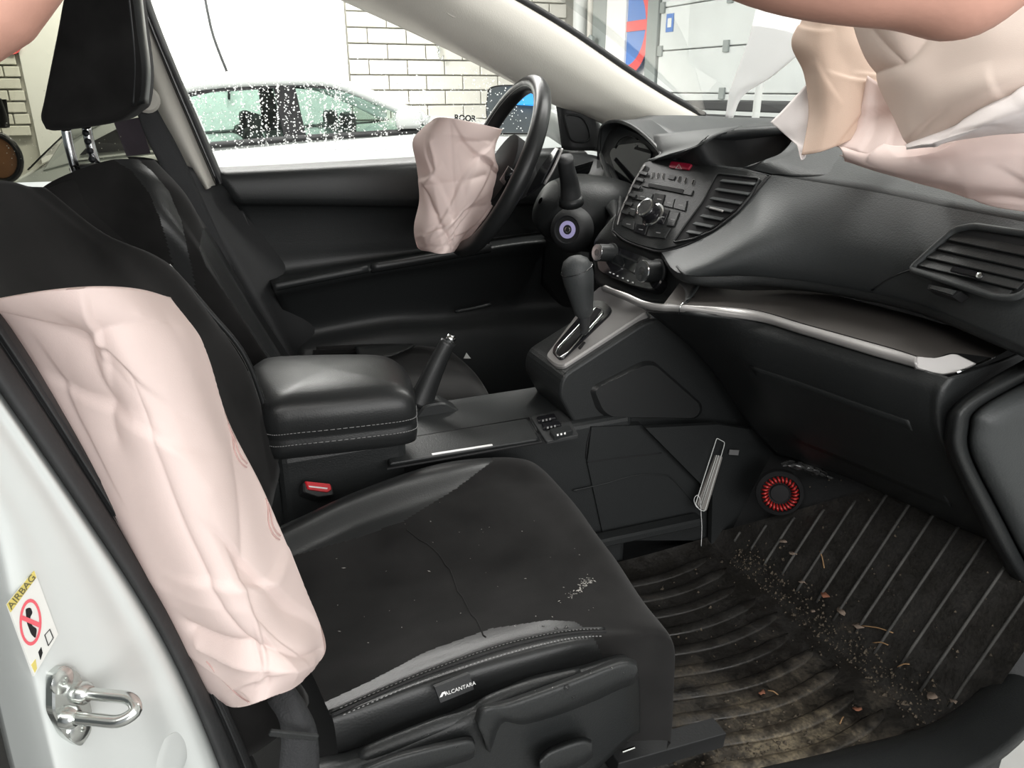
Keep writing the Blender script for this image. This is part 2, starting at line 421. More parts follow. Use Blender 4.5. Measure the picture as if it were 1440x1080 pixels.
# ================================================================== white car parked alongside
CY0, CY1 = 4.8, 6.35
wc = thing('parked_car', 'white hatchback parked alongside, seen through the wet side window', 'car', (.4, 5.55, -.15))
def cpt(px, py, far=0):
    p = Y(px, py, CY0); z = p[2]; s = .24*max(0, (z-.80)/.42)
    y = CY0+s if not far else CY1-s
    return np.array([p[0], y, z])
def cprism(name, px, m, far=0, th=.05, b=.008):
    P = [cpt(x, y, far) for x, y in px]
    o = prism(name, P, (0, -1 if not far else 1, 0), th, 0, m, wc); return bev(o, b, 2)
roof_px = [(262, 118), (300, 113), (360, 109), (430, 108), (480, 112), (530, 132), (570, 150), (598, 164), (628, 170), (690, 172), (780, 178), (840, 190)]
rear_px = [(-12, 320), (18, 262), (32, 246), (48, 236), (70, 214), (92, 188), (150, 156), (215, 130)]
top = rear_px+roof_px
# shell: lower body as cross-sections across the width
def body():
    xs = [Y(x, y, CY0) for x, y in [(-12, 300), (10, 262), (60, 236), (150, 222), (270, 208), (300, 204), (430, 195), (530, 188), (605, 182), (628, 171), (690, 173), (780, 180), (840, 190), (860, 215)]]
    prof = [(0, 0, 0), (.0, 1, .45), (.03, 1, .95), (.10, 1, 1.0), (.55, 1, 1.035), (1., 1, 1.035)]
    V = []; nx = len(xs); ring = []
    for p in xs:
        z = p[2]; r = [(0.05, .0), (0.0, .25), (-.03, .5), (0, z-.05+.05-.06), (.03, z), (.4, z+.015), (.775, z+.02)]
        pts = [(p[0], CY0+a, h) for a, h in r]; pts += [(p[0], CY1-a, h) for a, h in r[::-1]]
        V += pts
    n = len(V)//nx
    f = gridfaces(nx, n)+[tuple(range(n)), tuple((nx-1)*n+k for k in range(n))]
    return mk('body', V, f, M['paint'], wc)
bo = body(); auto(bo, 50)
# roof + pillars as bent strips, both flanks
def cstrip(name, pts, w, m, far):
    P = [cpt(x, y, far) for x, y in pts]
    return tube(name, P, w, m, wc, n=24, seg=8)
for far in (0, 1):
    cstrip('roof_rail', [(92, 190), (150, 160), (215, 134), (300, 117), (430, 112), (480, 117), (530, 136), (570, 154), (606, 172)], .045, M['paint'], far)
    cstrip('window_sill', [(262, 207), (300, 204), (430, 194), (600, 184)], .022, M['dark'], far)
    cprism('middle_pillar', [(388, 116), (420, 116), (432, 196), (400, 198)], M['gloss'], far)
    cprism('rear_quarter', [(92, 190), (150, 160), (215, 134), (262, 124), (278, 160), (296, 206), (200, 216), (110, 226), (60, 240)], M['paint'], far)
    cprism('upper_frame', [(262, 124), (300, 117), (430, 111), (490, 116), (540, 138), (604, 172), (604, 180), (545, 148), (490, 128), (430, 122), (300, 130), (268, 137)], M['gloss'], far, .03)
    gl = [cpt(x, y, far)+[0, .02 if not far else -.02, 0] for x, y in [(268, 135), (330, 122), (430, 117), (490, 122), (545, 144), (602, 178), (598, 184), (420, 194), (298, 204)]]
    M.setdefault('carglass', glass('parked_car_glass', (.50, .60, .56)))
    o = mk('side_window', gl, [tuple(range(len(gl)))], M['carglass'], wc, smooth=False)
for a, b_ in ((165, 168),):
    q = [cpt(112, 218)+[0, -.012, 0], cpt(128, 200)+[0, -.012, 0], cpt(190, 168)+[0, -.012, 0], cpt(222, 165)+[0, -.012, 0], cpt(230, 205)+[0, -.012, 0]]
    prism('quarter_window', q, (0, -1, 0), .01, .002, M['gloss'], wc)
# roof skin
RP = [(215, 130), (300, 112), (430, 107), (480, 111), (530, 131), (570, 150), (600, 166)]
G = []
for x, y in RP:
    a, b_ = cpt(x, y, 0), cpt(x, y, 1); G.append([a, a+(b_-a)*.15+[0, 0, .03], (a+b_)/2+[0, 0, .045], b_+(a-b_)*.15+[0, 0, .03], b_])
patch('roof_panel', [r for r in G[:4]], M['paint'], wc, 14, 12, .01)
ws = patch('windscreen', [r for r in G[3:]], M['carglass'], wc, 8, 8)
rw = [[cpt(x, y, 0), (cpt(x, y, 0)+cpt(x, y, 1))/2+[0, 0, .03], cpt(x, y, 1)] for x, y in [(40, 240), (92, 190), (150, 158), (215, 130)]]
patch('rear_window', rw, M['gloss'], wc, 8, 8, .01)
mr = cpt(574, 166)+[0, -.12, 0]
v_ = []
wm = patch('door_mirror', [[mr+[-.09*s, .02, -.075], mr+[-.10*s, 0, .01], mr+[-.07*s, .02, .075], mr+[0, .05, .085]] for s in (1, .4, -.4, -1)], M['paint'], wc, 8, 10, .06)
box('mirror_base', mr+[.01, .07, -.07], (.16, .1, .025), M['dark'], wc, b=.01)
for xx in (.05, .75):
    for yy in (5.2, 5.95):
        s = box('seat_headrest', (xx, yy, .90), (.10, .26, .16), M['dark'], wc, b=.04)
        box('seat_back', (xx-.03, yy, .66), (.14, .46, .42), M['dark'], wc, b=.05)
for xx in (-.75, 1.75):
    for yy in (CY0+.08, CY1-.08):
        w_ = lathe('wheel', (xx, yy, .15), (0, 1, 0), [(.1, -.09), (.2, -.1), (.3, -.09), (.31, 0), (.3, .09), (.2, .1), (.1, .09)], M['rubber'], wc, 28)
to = Y(655, 169.5, CY0-.03)
text('lettering', 'ROOR', Y(654, 166.5, CY0-.012), (1, 0, -.06), (0, 0, 1), .062, M['void'], wc, .002, bold=.002)

# small things seen through the tinted rear window
rp = lathe('prohibition_sign', Y(15, 63, WY-.08), (0, -1, 0), [(.055, 0), (.075, .01), (.075, .0)], M['sred'], seg=24)
tag(rp, 'small red ring sign on the wall at far left', 'sign'); toporigin(rp)
rt_ = thing('bicycle_wheel', 'dark round rim with rust-brown face at the far left edge', 'wheel', Y(4, 250, 2.6))
wc0 = Y(-2, 222, 2.6); u_, w_ = np.array([1., 0, 0]), np.array([0, 0, 1.])
tube('rim', [wc0+.075*math.cos(a)*u_+.092*math.sin(a)*w_ for a in np.linspace(0, 2*math.pi, 32, endpoint=False)], .013, M['gloss'], rt_, closed=True)
M['rust'] = mat('rust_brown_panel', (.36, .17, .08), .6, var=.2)
mk('face', [wc0+np.array([0, .01, 0])+.072*math.cos(a)*u_+.088*math.sin(a)*w_ for a in np.linspace(0, 2*math.pi, 32, endpoint=False)], [tuple(range(32))], M['rust'], rt_, smooth=False)
ud = patch('coat_sleeve', [[Y(-8, 140, 2.7), Y(-6, 160, 2.7), Y(-4, 180, 2.7)], [Y(0, 140, 2.68), Y(6, 158, 2.68), Y(8, 178, 2.68)], [Y(2, 138, 2.7), Y(11, 165, 2.7), Y(12, 178, 2.7)]], M['dark'], None, 8, 8, .04)
tag(ud, 'dark hanging cloth above the brown wheel at far left', 'cloth'); toporigin(ud)

# ================================================================== body shell of the car we look into
fl = sbox('floor', (-1.4, -.70, .20), (.46, .72, .27), M['dark'])
fw_ = sbox('wall_firewall', (.80, -.74, .2), (.86, .74, 1.06), M['dark'])
hl = patch('ceiling', [[(.14, y, 1.43-.0*abs(y)), (-.1, y, 1.50), (-.7, y, 1.53), (-1.6, y, 1.50)] for y in (-.60, -.3, 0, .3, .60)], M['beige'], None, 12, 16, .03); hl['kind'] = 'structure'
# driver's side window glass with rain drops
def gy(px, py): return Y(px, py, .70-.0*py)
GP = Plane((0, .70, .98), (0, -1, -.26))
gpx = [(300, 236), (195, -20), (195, -120), (470, -120), (480, 0), (600, 55), (700, 105), (770, 143), (800, 215)]
M['glass'] = glass('clear_side_glass', (.97, .98, .97)); M['tint'] = glass('tinted_rear_glass', (.25, .25, .205))
w1 = mk('window_1', [GP(*p) for p in [(300, 238), (205, 0), (190, -70), (400, -70), (490, 0), (600, 55), (700, 105), (775, 146), (800, 214)]], [tuple(range(9))], M['glass'], smooth=False); w1['kind'] = 'structure'
M['drop'] = mat('water_drops', (.95, .96, .96), .08, trans=.45, coat=1)  # whitish colour stands in for light caught in the drops
pts, nr, rr = [], [], []
cols = [(rng.uniform(268, 600), rng.uniform(.5, 5)) for _ in range(46)]
while len(pts) < 2400:
    if rng.random() < .70:
        c = cols[rng.integers(len(cols))]; px = rng.normal(c[0], c[1]); py = rng.uniform(112, 212)
    elif rng.random() < .6: px, py = rng.uniform(262, 690), rng.uniform(70, 215)
    else: px, py = rng.normal(700, 30), rng.uniform(60, 200)
    lim = 240-(px-300)*.05
    a_edge = 55+(px-600)*.5
    if px < 262+(py-130)*.42 or py > lim-12 or (px > 600 and py < a_edge+8) or px > 740: continue
    pts.append(GP(px, py, -.004)); nr.append(GP.n); rr.append(abs(rng.normal(0, 1))*.0007+.0009)
join('rain_drops', drops_geo(pts, nr, rr), M['drop'], w1, kind='stuff')
# tinted rear door window
w2 = mk('window_2', [GP(*p) for p in [(-160, 262), (-260, -100), (185, -100), (190, 40), (262, 250)]], [(0, 1, 2, 3, 4)], M['tint'], smooth=False); w2['kind'] = 'structure'
pts, nr, rr = [], [], []
while len(pts) < 110:
    px, py = rng.uniform(5, 170), rng.uniform(120, 250)
    pts.append(GP(px, py, -.004)); nr.append(GP.n); rr.append(rng.uniform(.0006, .0012))
join('rain_drops', drops_geo(pts, nr, rr), M['drop'], w2, kind='stuff')
# windscreen
w3 = patch('window_3', [[(.80, y*1.0, 1.085), (.47, y*.95, 1.28), (.14, y*.9, 1.45)] for y in (-.66, -.3, .1, .4, .62)], M['glass'], None, 10, 10); w3['kind'] = 'structure'

# A pillar trim (driver side)
lo = [(400, -36), (480, 1), (600, 56), (700, 106), (775, 146), (815, 160), (850, 176)]
hi = [(660, -36), (722, -2), (800, 45), (880, 100), (935, 135), (968, 154), (992, 168)]
rows = []
for k, (yy) in ((0, .66), (.12, .635), (.35, .61), (.65, .60), (.9, .61), (1, .63)):
    rows.append([Y(a[0]+(b[0]-a[0])*k, a[1]+(b[1]-a[1])*k, yy) for a, b in zip(lo, hi)])
ap = patch('trim_4', rows, M['beige'], None, 24, 40, .012); ap['kind'] = 'structure'
q = [Y(x, y, .598) for x, y in [(668, 12), (680, 20), (683, 27), (676, 27), (664, 20)]]
cap = prism('clip_cover', [Y(x, y, .606) for x, y in poly_round([(627, 7), (643, 13), (647, 23), (638, 26), (626, 18)], 4)], (0, -1, 0), .004, .002, M['beige'], ap, .001)
wsb = tube('windscreen_seal', [Y(x, y, .635) for x, y in [(700, -14), (735, 2), (800, 41), (880, 96), (935, 131), (990, 162)]], .009, M['rubber'], ap, n=40)
# upper windscreen light streak lives in the lamps; driver B pillar
rows = [[Y(x, y, .67) for x, y in [(186, -30), (198, 60), (212, 140), (250, 215), (286, 268)]],
        [Y(x, y, .63) for x, y in [(192, -30), (203, 60), (228, 140), (264, 215), (292, 266)]],
        [Y(x, y, .64) for x, y in [(197, -30), (204, 30), (232, 110), (270, 200), (297, 262)]],
        [Y(x, y, .68) for x, y in [(208, -30), (218, 30), (248, 108), (286, 198), (314, 258)]]]
bp = patch('trim_5', rows, M['beige'], None, 14, 30, .01); bp['kind'] = 'structure'
rows = [[Y(x, y, .655) for x, y in [(186, -40), (203, 20), (232, 96), (268, 178), (303, 262)]],
        [Y(x, y, .642) for x, y in [(193, -40), (212, 20), (243, 96), (278, 178), (311, 258)]],
        [Y(x, y, .672) for x, y in [(200, -40), (219, 20), (249, 96), (284, 178), (316, 254)]]]
bf = patch('window_frame', rows, M['rubber'], bp, 9, 30, .012)
tube('frame_bead', [Y(x, y, .643) for x, y in [(187, -40), (206, 20), (237, 96), (272, 178), (306, 258)]], .004, M['gloss'], bp, n=30)
rows = [[Y(205, 225, .67), Y(240, 290, .67), Y(330, 420, .67), Y(420, 560, .67)], [Y(255, 230, .64), Y(285, 290, .64), Y(360, 420, .64), Y(440, 560, .64)], [Y(298, 250, .66), Y(325, 300, .67), Y(390, 420, .67), Y(450, 560, .67)], [Y(316, 250, .71), Y(365, 300, .715), Y(440, 420, .715), Y(500, 560, .715)]]
patch('lower_pillar_cover', rows, M['dark'], bp, 10, 16, .01)
prism('purple_panel', [Y(x, y, .72) for x, y in [(160, 172), (196, 165), (212, 216), (178, 220)]], (0, -1, 0), .01, 0, M['purple'], bp)

# driver's door
spec = [(.73, [(296, 236), (450, 228), (590, 220), (700, 212), (810, 206)]), (.70, [(296, 237), (450, 230), (590, 222), (700, 214), (815, 208)]),
        (.655, [(306, 248), (450, 242), (590, 236), (700, 230), (830, 222)]), (.65, [(330, 284), (450, 284), (590, 285), (720, 282), (850, 275)]),
        (.685, [(336, 294), (450, 295), (590, 296), (720, 292), (855, 285)]), (.70, [(362, 348), (470, 345), (590, 340), (725, 325), (870, 310)]),
        (.695, [(376, 388), (520, 367), (610, 353), (740, 330), (880, 320)]), (.62, [(384, 401), (520, 375), (610, 360), (740, 338), (880, 330)]),
        (.615, [(387, 412), (520, 386), (610, 371), (740, 349), (880, 345)]), (.66, [(394, 428), (520, 400), (610, 388), (740, 372), (880, 365)]),
        (.70, [(412, 468), (540, 445), (620, 440), (750, 425), (880, 420)]), (.66, [(420, 500), (540, 480), (620, 476), (760, 465), (890, 460)]),
        (.65, [(425, 560), (540, 545), (640, 540), (770, 530), (900, 520)]), (.69, [(430, 640), (540, 640), (640, 640), (780, 640), (900, 640)])]
d1 = patch('door_1', [[Y(x, y, yy) for x, y in r] for yy, r in spec], M['plastic'], None, 70, 40, .02); d1['kind'] = 'structure'
tube('grab_handle', [Y(x, y, .60) for x, y in [(385, 404), (430, 395), (518, 378)]], .009, M['plastic'], d1, n=16, flat=.5)
tube('armrest_edge', [Y(x, y, .60) for x, y in [(522, 377), (600, 364), (690, 348)]], .012, M['leather'], d1, n=16, flat=.5)
for i, px in enumerate((640, 655, 670, 684)):
    p = Y(px, 352-(px-640)*.17, .60); box('window_switch', p+[0, .012, .008], (.018, .03, .01), M['gloss'], d1, b=.003)
tube('door_seam', [Y(x, y, .69) for x, y in [(340, 296), (362, 345), (385, 398)]], .004, M['dark'], d1, n=12)
q = [Y(x, y, .64) for x, y in [(652, 504), (662, 504), (656, 496)]]; prism('airbag_tag', q, (0, -1, 0), .001, .001, M['label'], d1)
tube('map_pocket_rim', [Y(x, y, .64) for x, y in [(640, 438), (665, 434), (690, 428)]], .005, M['plastic'], d1, n=8)
# sail panel with tweeter in the front corner of the window
rows = [[Y(775, 108, .685), Y(782, 150, .685), Y(790, 210, .68)], [Y(792, 118, .665), Y(800, 160, .66), Y(808, 212, .655)], [Y(815, 140, .665), Y(835, 170, .66), Y(838, 212, .655)], [Y(822, 146, .685), Y(846, 180, .685), Y(848, 214, .68)]]
sp = patch('sail_panel', rows, M['dark'], d1, 14, 16, .012)
tube('tweeter_ring', [Y(x, y, .652) for x, y in poly_round([(793, 160), (818, 163), (828, 180), (830, 196), (822, 200), (803, 199)], 9)], .0025, M['plastic'], d1, closed=True, seg=6)
prism('tweeter_grille', [Y(x, y, .655) for x, y in poly_round([(794, 161), (817, 164), (827, 180), (829, 195), (821, 199), (804, 198)], 9)], (0, -1, 0), .003, .001, M['dark'], d1)
# outside mirror
om = thing('wing_mirror', 'white wing mirror with dark glass outside the driver window', 'mirror', Y(725, 190, .93))
mp = Plane(Y(715, 155, .95), (-.93, -.36, .05))
sh = pan('mirror_housing', [(687, 124), (700, 119), (760, 116), (772, 140), (778, 160), (770, 192), (690, 192), (683, 160)], mp, M['paint'], om, h=-.006, d=.09, b=0, r=10); bev(sh, .012, 3)
pan('mirror_glass', [(687, 125), (703, 121), (757, 121), (766, 160), (758, 187), (691, 187), (684, 160)], mp, M['mirror'], om, h=.001, d=.01, b=.001, r=9)
pan('mirror_rim', [(685, 123), (702, 119), (759, 119), (769, 160), (760, 189), (690, 189), (682, 160)], mp, M['dark'], om, h=-.001, d=.012, b=.001, r=9)
# glowing blue panel added on the rear wall to put blue into the mirror
def refl(px, py):
    p = mp(px, py, .001); d = p-CAM; d = d/np.linalg.norm(d); d = d-2*(d@mp.n)*mp.n; return p+d*((-4.44-p[0])/d[0])
b0_, b1_ = refl(728, 166), refl(752, 130)
bb = box('blue_glow_panel', ((b0_+b1_)/2)*[0, 1, 1]+[-4.44, 0, 0], (.06, max(.3, abs(b1_[1]-b0_[1])), max(.2, abs(b1_[2]-b0_[2]))), mat('blue_glow', (.02, .2, .6), .5, emit=(.05, .42, 1), estr=1.1), None, b=.01)
tag(bb, 'added glowing blue panel on the rear wall, reflected in the wing mirror', 'board'); toporigin(bb); bb.location = ((b0_+b1_)/2)*[0, 1, 1]+[-4.44, 0, -.0]
print('BLUE', b0_, b1_)
patch('mirror_foot', [[Y(760, 150, .80), Y(790, 165, .74)], [Y(760, 185, .80), Y(790, 205, .74)]], M['paint'], om, 4, 4, .05)

# ================================================================== door pillar at the left edge (white, with striker)
PP = Plane(T(95, 960, .52), (.74, -.62, .12))
E1 = [(-110, 400), (0, 556), (113, 720), (200, 853), (257, 960), (307, 1080), (340, 1170)]
E2 = [(-70, 340), (0, 441), (50, 521), (172, 712), (263, 880), (320, 997), (357, 1080), (390, 1170)]
Lp = [(-200, 400), (-110, 556), (-10, 720), (26, 853), (55, 960), (84, 1080), (110, 1170)]
dp = thing('door_pillar', 'white painted door pillar with latch striker at the left edge', 'car pillar', PP(150, 1170, -.05))
def mixp(a, b, k): return [(p[0]+(q[0]-p[0])*k, p[1]+(q[1]-p[1])*k) for p, q in zip(a, b)]
rows = [[PP(x-70, y, -.08) for x, y in Lp], [PP(x-18, y, -.016) for x, y in Lp], [PP(x+8, y, -.002) for x, y in Lp], [PP(*p, 0) for p in mixp(Lp, E1, .35)], [PP(*p, .002) for p in mixp(Lp, E1, .62)],
        [PP(*p, .001) for p in mixp(Lp, E1, .8)], [PP(*p, .004) for p in mixp(Lp, E1, .93)], [PP(x, y, -.001) for x, y in E1], [PP(x+14, y, -.02) for x, y in E1]]
patch('pillar_shell', rows, M['paint'], dp, 50, 40, .004)
E2r = [tuple(p) for p in cr([(x, y, 0) for x, y in E2], 7)[:, :2]]
rows = [[PP(x, y, -.012) for x, y in E1], [PP(*p, .006) for p in mixp(E1, E2r, .15)], [PP(*p, .006) for p in mixp(E1, E2r, .55)], [PP(*p, -.004) for p in mixp(E1, E2r, .66)], [PP(*p, .003) for p in mixp(E1, E2r, .78)], [PP(*p, -.004) for p in mixp(E1, E2r, 1)], [PP(x+6, y, -.03) for x, y in E2r]]
patch('weatherstrip', rows, M['rubber'], dp, 36, 40, .004)
# striker
st_px = [(66, 948), (80, 934), (100, 938), (115, 968), (122, 1000), (121, 1030), (107, 1050), (84, 1035), (66, 1000)]
stp = pan('striker', st_px, PP, M['steel'], dp, h=.006, d=.001, b=.0015, r=8)
for cx, cy in ((86, 957), (111, 1024)):
    c = PP(cx, cy, .006); lathe('screw', c, PP.n, [(.0085, 0), (.0085, .0015), (.006, .0028), (.0025, .0028), (.002, .0012)], M['steel'], stp, 16)
a_, b2 = PP(97, 1002, .004), PP(107, 972, .004)
tipd = PP(160, 975, .0)-PP(101, 985, .0)
e1, e2 = T(160, 962, .455), T(150, 992, .455)
a_ = PP(92, 1008, .004); b2 = PP(110, 974, .004)
mid = (a_+b2)/2; out = PP.n*.042+(PP(140, 975)-PP(118, 980))*.55
tube('striker_loop', [b2, b2+out*.55, b2+out*.92+(a_-b2)*.05, mid+out*1.1, a_+out*.92+(b2-a_)*.05, a_+out*.55, a_], .0042, M['steel'], stp, n=26, seg=12)
for c in (a_, b2): lathe('collar', c, out, [(.0075, 0), (.0075, .006), (.0052, .009)], M['steel'], stp, 16)
# warning sticker
lab = pan('warning_label', [(10, 850), (48, 803), (81, 892), (47, 951)], PP, M['label'], dp, h=.0006, d=.001, b=0, label='white warning sticker with yellow heading')
pan('yellow_band', [(10, 850), (48, 803), (51, 812), (15, 861)], PP, M['yellow'], lab, h=.0002, d=.0005, b=0, h0=.0006)
c0 = (43, 875)
def ellp(cx, cy, a, b_, n=28): return [(cx+a*math.cos(t), cy+b_*math.sin(t)) for t in np.linspace(0, 2*math.pi, n, endpoint=False)]
o_, i_ = [PP(*p, .0009) for p in ellp(43, 875, 15.5, 33)], [PP(*p, .0009) for p in ellp(43, 875, 12.2, 28)]
mk('red_ring', o_+i_, gridfaces(2, 28, False, True), M['pink'], lab, smooth=False)
pan('figure', [(36, 856), (43, 854), (46, 862), (42, 868), (45, 880), (52, 884), (50, 898), (44, 892), (38, 876)], PP, M['void'], lab, h=.0001, d=.0002, b=0, r=3, h0=.0008)
pan('red_slash', [(29, 871), (31, 865), (57, 876), (56, 883)], PP, M['pink'], lab, h=.0001, d=.0002, b=0, h0=.0011)
pan('symbol', [(54, 917), (58, 910), (60, 918), (57, 928)], PP, M['void'], lab, h=.0001, d=.0002, b=0, h0=.0008)
tri = [(44, 935), (50, 927), (52, 940), (49, 946)]; pan('warning_triangle', tri, PP, M['yellow'], lab, h=.0001, d=.0002, b=0, h0=.0008)
bk = [PP(*p, .0009) for p in [(63, 893), (70, 885), (75, 897), (68, 908)]]; tube('booklet_symbol', bk, .0004, M['plastic'], lab, closed=True, seg=4)
rdir = PP(46, 808)-PP(14, 850); text('heading', 'AIRBAG', PP(31, 832, .0012), rdir, PP(28, 815)-PP(31, 832), .0068, mat('grey_text', (.13, .12, .06), .7), lab, .0001)
lathe('plug', PP(240, 1066, .001), PP.n, [(.019, -.001), (.019, .0004), (.015, .0012), (.008, .0013)], M['paint'], dp, 24)
# seat belt hanging beside the seat
sb = thing('seat_belt', 'black seat belt webbing with sewn end beside the passenger seat', 'seat belt', Y(410, 1110, -.66))
rows = [[Y(375, 985, -.63), Y(395, 1030, -.65), Y(385, 1140, -.66)], [Y(405, 960, -.63), Y(425, 1030, -.655), Y(420, 1140, -.665)], [Y(428, 985, -.63), Y(447, 1034, -.65), Y(450, 1140, -.66)]]
patch('webbing', rows, M['webbing'], sb, 8, 16, .003)
bar('stitched_edge', Y(379, 1030, -.665), Y(447, 1037, -.665), .004, .006, M['plastic'], sb)

# ================================================================== dashboard
RP_ = plane3(Y(905, 232, .13), Y(1085, 246, -.17), Y(930, 350, -.05))
db = thing('dashboard', 'dark grey dashboard with audio panel, vents and silver trim', 'dashboard', (.5, 0, .5))
# pad: from the gap around the audio panel to beyond the right edge of the frame
seam = [(1085, 246, 1.018), (1160, 258, 1.013), (1240, 272, 1.008), (1330, 291, 1.003), (1440, 312, 1.0), (1560, 338, .99)]
lip = [(930, 355, .888), (960, 386, .880), (1060, 389, .88), (1160, 400, .88), (1280, 425, .88), (1400, 472, .875), (1560, 540, .86)]
gap = [(1085, 246), (1060, 276), (1030, 306), (1000, 328), (965, 346), (930, 355)]
def ctr(p): return np.array(p, float)
S0 = np.array([Z(x, y, z) for x, y, z in seam]); L0 = np.array([Z(x, y, z) for x, y, z in lip]); G0 = np.array([RP_(x, y, .004) for x, y in gap])
nr_, ncol = 26, 48
Sg, Lg, Gg = cr(S0, ncol), cr(L0, ncol), cr(G0, nr_)
End = cr([S0[-1], (S0[-1]+L0[-1])/2+[-.02, 0, 0], L0[-1]], nr_)
grid = np.zeros((nr_, ncol, 3))
for i in range(nr_):
    u = i/(nr_-1)
    for j in range(ncol):
        v = j/(ncol-1)
        grid[i, j] = (1-u)*Sg[j]+u*Lg[j]+(1-v)*Gg[i]+v*End[i]-((1-u)*(1-v)*S0[0]+(1-u)*v*S0[-1]+u*(1-v)*L0[0]+u*v*L0[-1])
        grid[i, j] += np.array([-.014, 0, .004])*math.sin(math.pi*u)*min(1, v*3)
pad = mk('pad', grid.reshape(-1, 3), gridfaces(nr_, ncol), M['pad'], db)
def padpt(px, py):
    d2 = [(np.hypot(*(np.array(proj(p))-(px, py))), k) for k, p in enumerate(grid.reshape(-1, 3))]
    return grid.reshape(-1, 3)[min(d2)[1]]
# rounded lip, underside, shelf, silver strip and lower panels
Lp_ = [(860, 345, .885), (900, 366, .882)]
under = [[Z(x, y, z) for x, y, z in lip], [Z(x, y, z)+[.004, 0, -.012] for x, y, z in lip], [Z(x, y, z)+[.03, 0, -.020] for x, y, z in lip], [Z(x, y, z)+[.085, 0, -.030] for x, y, z in lip]]
patch('lip_underside', under, M['plastic'], db, 10, 48)
stop = [(848, 402), (880, 412), (905, 423), (930, 428), (960, 429), (1053, 435), (1133, 457), (1227, 483), (1262, 493), (1290, 502)]
sbot = [(848, 409), (880, 423), (905, 434), (930, 438), (960, 439.5), (1060, 451), (1127, 470), (1227, 500), (1262, 510), (1290, 518)]
zt_ = [.842]*12
shelf = [[Z(x, y, .842)+[.004, 0, 0] for x, y in stop[3:]+[(1315, 503), (1338, 497)]]+[Z(1397, 503, .842)], [Z(x, y-14, .842)+[.02, 0, 0] for x, y in stop[3:]+[(1315, 503), (1338, 497)]]+[Z(1420, 490, .842)], [Z(x, y-34, .842)+[.05, .0, .006] for x, y in stop[3:]+[(1315, 503), (1338, 497)]]+[Z(1440, 470, .842)]]
patch('trim_shelf', shelf, mat('brown_grey_satin_trim', (.10, .092, .086), .42, metal=.5), db, 10, 60)
patch('silver_strip', [[Z(x, y, .842) for x, y in stop], [Z((a[0]+b[0])/2, (a[1]+b[1])/2, .836)+[-.003, 0, 0] for a, b in zip(stop, sbot)], [Z(x, y, .829) for x, y in sbot]], M['silver'], db, 8, 90, .006)
EP = plane3(Z(1288, 501, .842), Z(1288, 518, .829), Z(1373, 512, .838))
pan('strip_end', [(1287, 501), (1313, 503.5), (1322, 502), (1338, 497.5), (1346, 498), (1374, 511.5), (1346, 524), (1326, 527), (1312, 525), (1287, 517.5)], EP, M['silver'], db, h=.001, d=.006, b=.0015, r=3)
tube('strip_end_line', [Z(1345, 524, .83), Z(1376, 512, .834), Z(1398, 502, .838)], .0018, M['chrome'], db, n=8)
tube('strip_joint', [Z(957, 441, .829)+[-.003, 0, 0], Z(960, 430, .842)+[-.003, 0, .002], Z(976, 417, .846)], .0009, M['chrome'], db, n=8)
bot = sbot+[(1440, 505), (1560, 470)]
r0 = [Z(x, y, .828)+[.002, 0, 0] for x, y in sbot[5:]+[(1322, 527)]]+[Z(1345, 530, .828), Z(1400, 512, .828), Z(1480, 480, .828)]
r1 = [p+[-.012, 0, -.022] for p in r0]
r2 = [p+[.002, 0, -.07] for p in r0]
r3 = [p+[.045, 0, -.13] for p in r0]
r4 = [p+[.12, 0, -.22] for p in r0]
r5 = [p+[.22, 0, -.30] for p in r0]
# glove box: a proud door with its seam and latch on the lower panel
left_ = [[Y(908, 437, -.11), Z(960, 441, .828), Z(1010, 446, .828)], [Y(935, 458, -.12)], [Y(975, 492, -.13)], [Y(1015, 540, -.14)], [Y(1046, 588, -.15)], [Y(1090, 640, -.18)]]
for r, l in zip((r0, r1, r2, r3, r4, r5), left_):
    if len(l) == 1: l += [l[0]*.67+r[0]*.33, l[0]*.33+r[0]*.67]
    r[:0] = l
gbx = [[p*(1-k)+q_*k for p, q_ in zip(r2, r4)] for k in (0, .45, 1)]
patch('lower_panel', [r0, r1, r2, r3, r4, r5], M['plastic'], db, 40, 40, .004)
gb = patch('glove_box_door', [[p+[-.0015, 0, -.002] for p in r[3:8]] for r in gbx], M['plastic'], db, 14, 24, .003)
tube('latch', [Y(1112, 556, -.33), Y(1122, 566, -.33), Y(1136, 582, -.335)], [.002, .006, .003], M['gloss'], gb, n=10)
# end panel towards the passenger door
ea = [(1450, 500), (1380, 540), (1338, 573), (1329, 603), (1332, 640), (1370, 722), (1420, 810), (1470, 880)]
eb = [(1470, 520), (1402, 555), (1368, 578), (1360, 598), (1362, 640), (1403, 722), (1450, 810), (1500, 880)]
patch('end_frame', [[Y(x, y, -.612) for x, y in ea], [Y((a[0]+b[0])/2, (a[1]+b[1])/2, -.634) for a, b in zip(ea, eb)], [Y(x, y, -.632) for x, y in eb], [Y(x+4, y+2, -.618) for x, y in eb]], M['plastic'], db, 10, 50, .01)
patch('end_cap', [[Y(x+3, y, -.62) for x, y in eb], [Y(x+14, y+3, -.64) for x, y in eb], [Y(x+60, y+16, -.655) for x, y in eb], [Y(x+160, y+30, -.65) for x, y in eb]], M['pad'], db, 14, 50, .01)
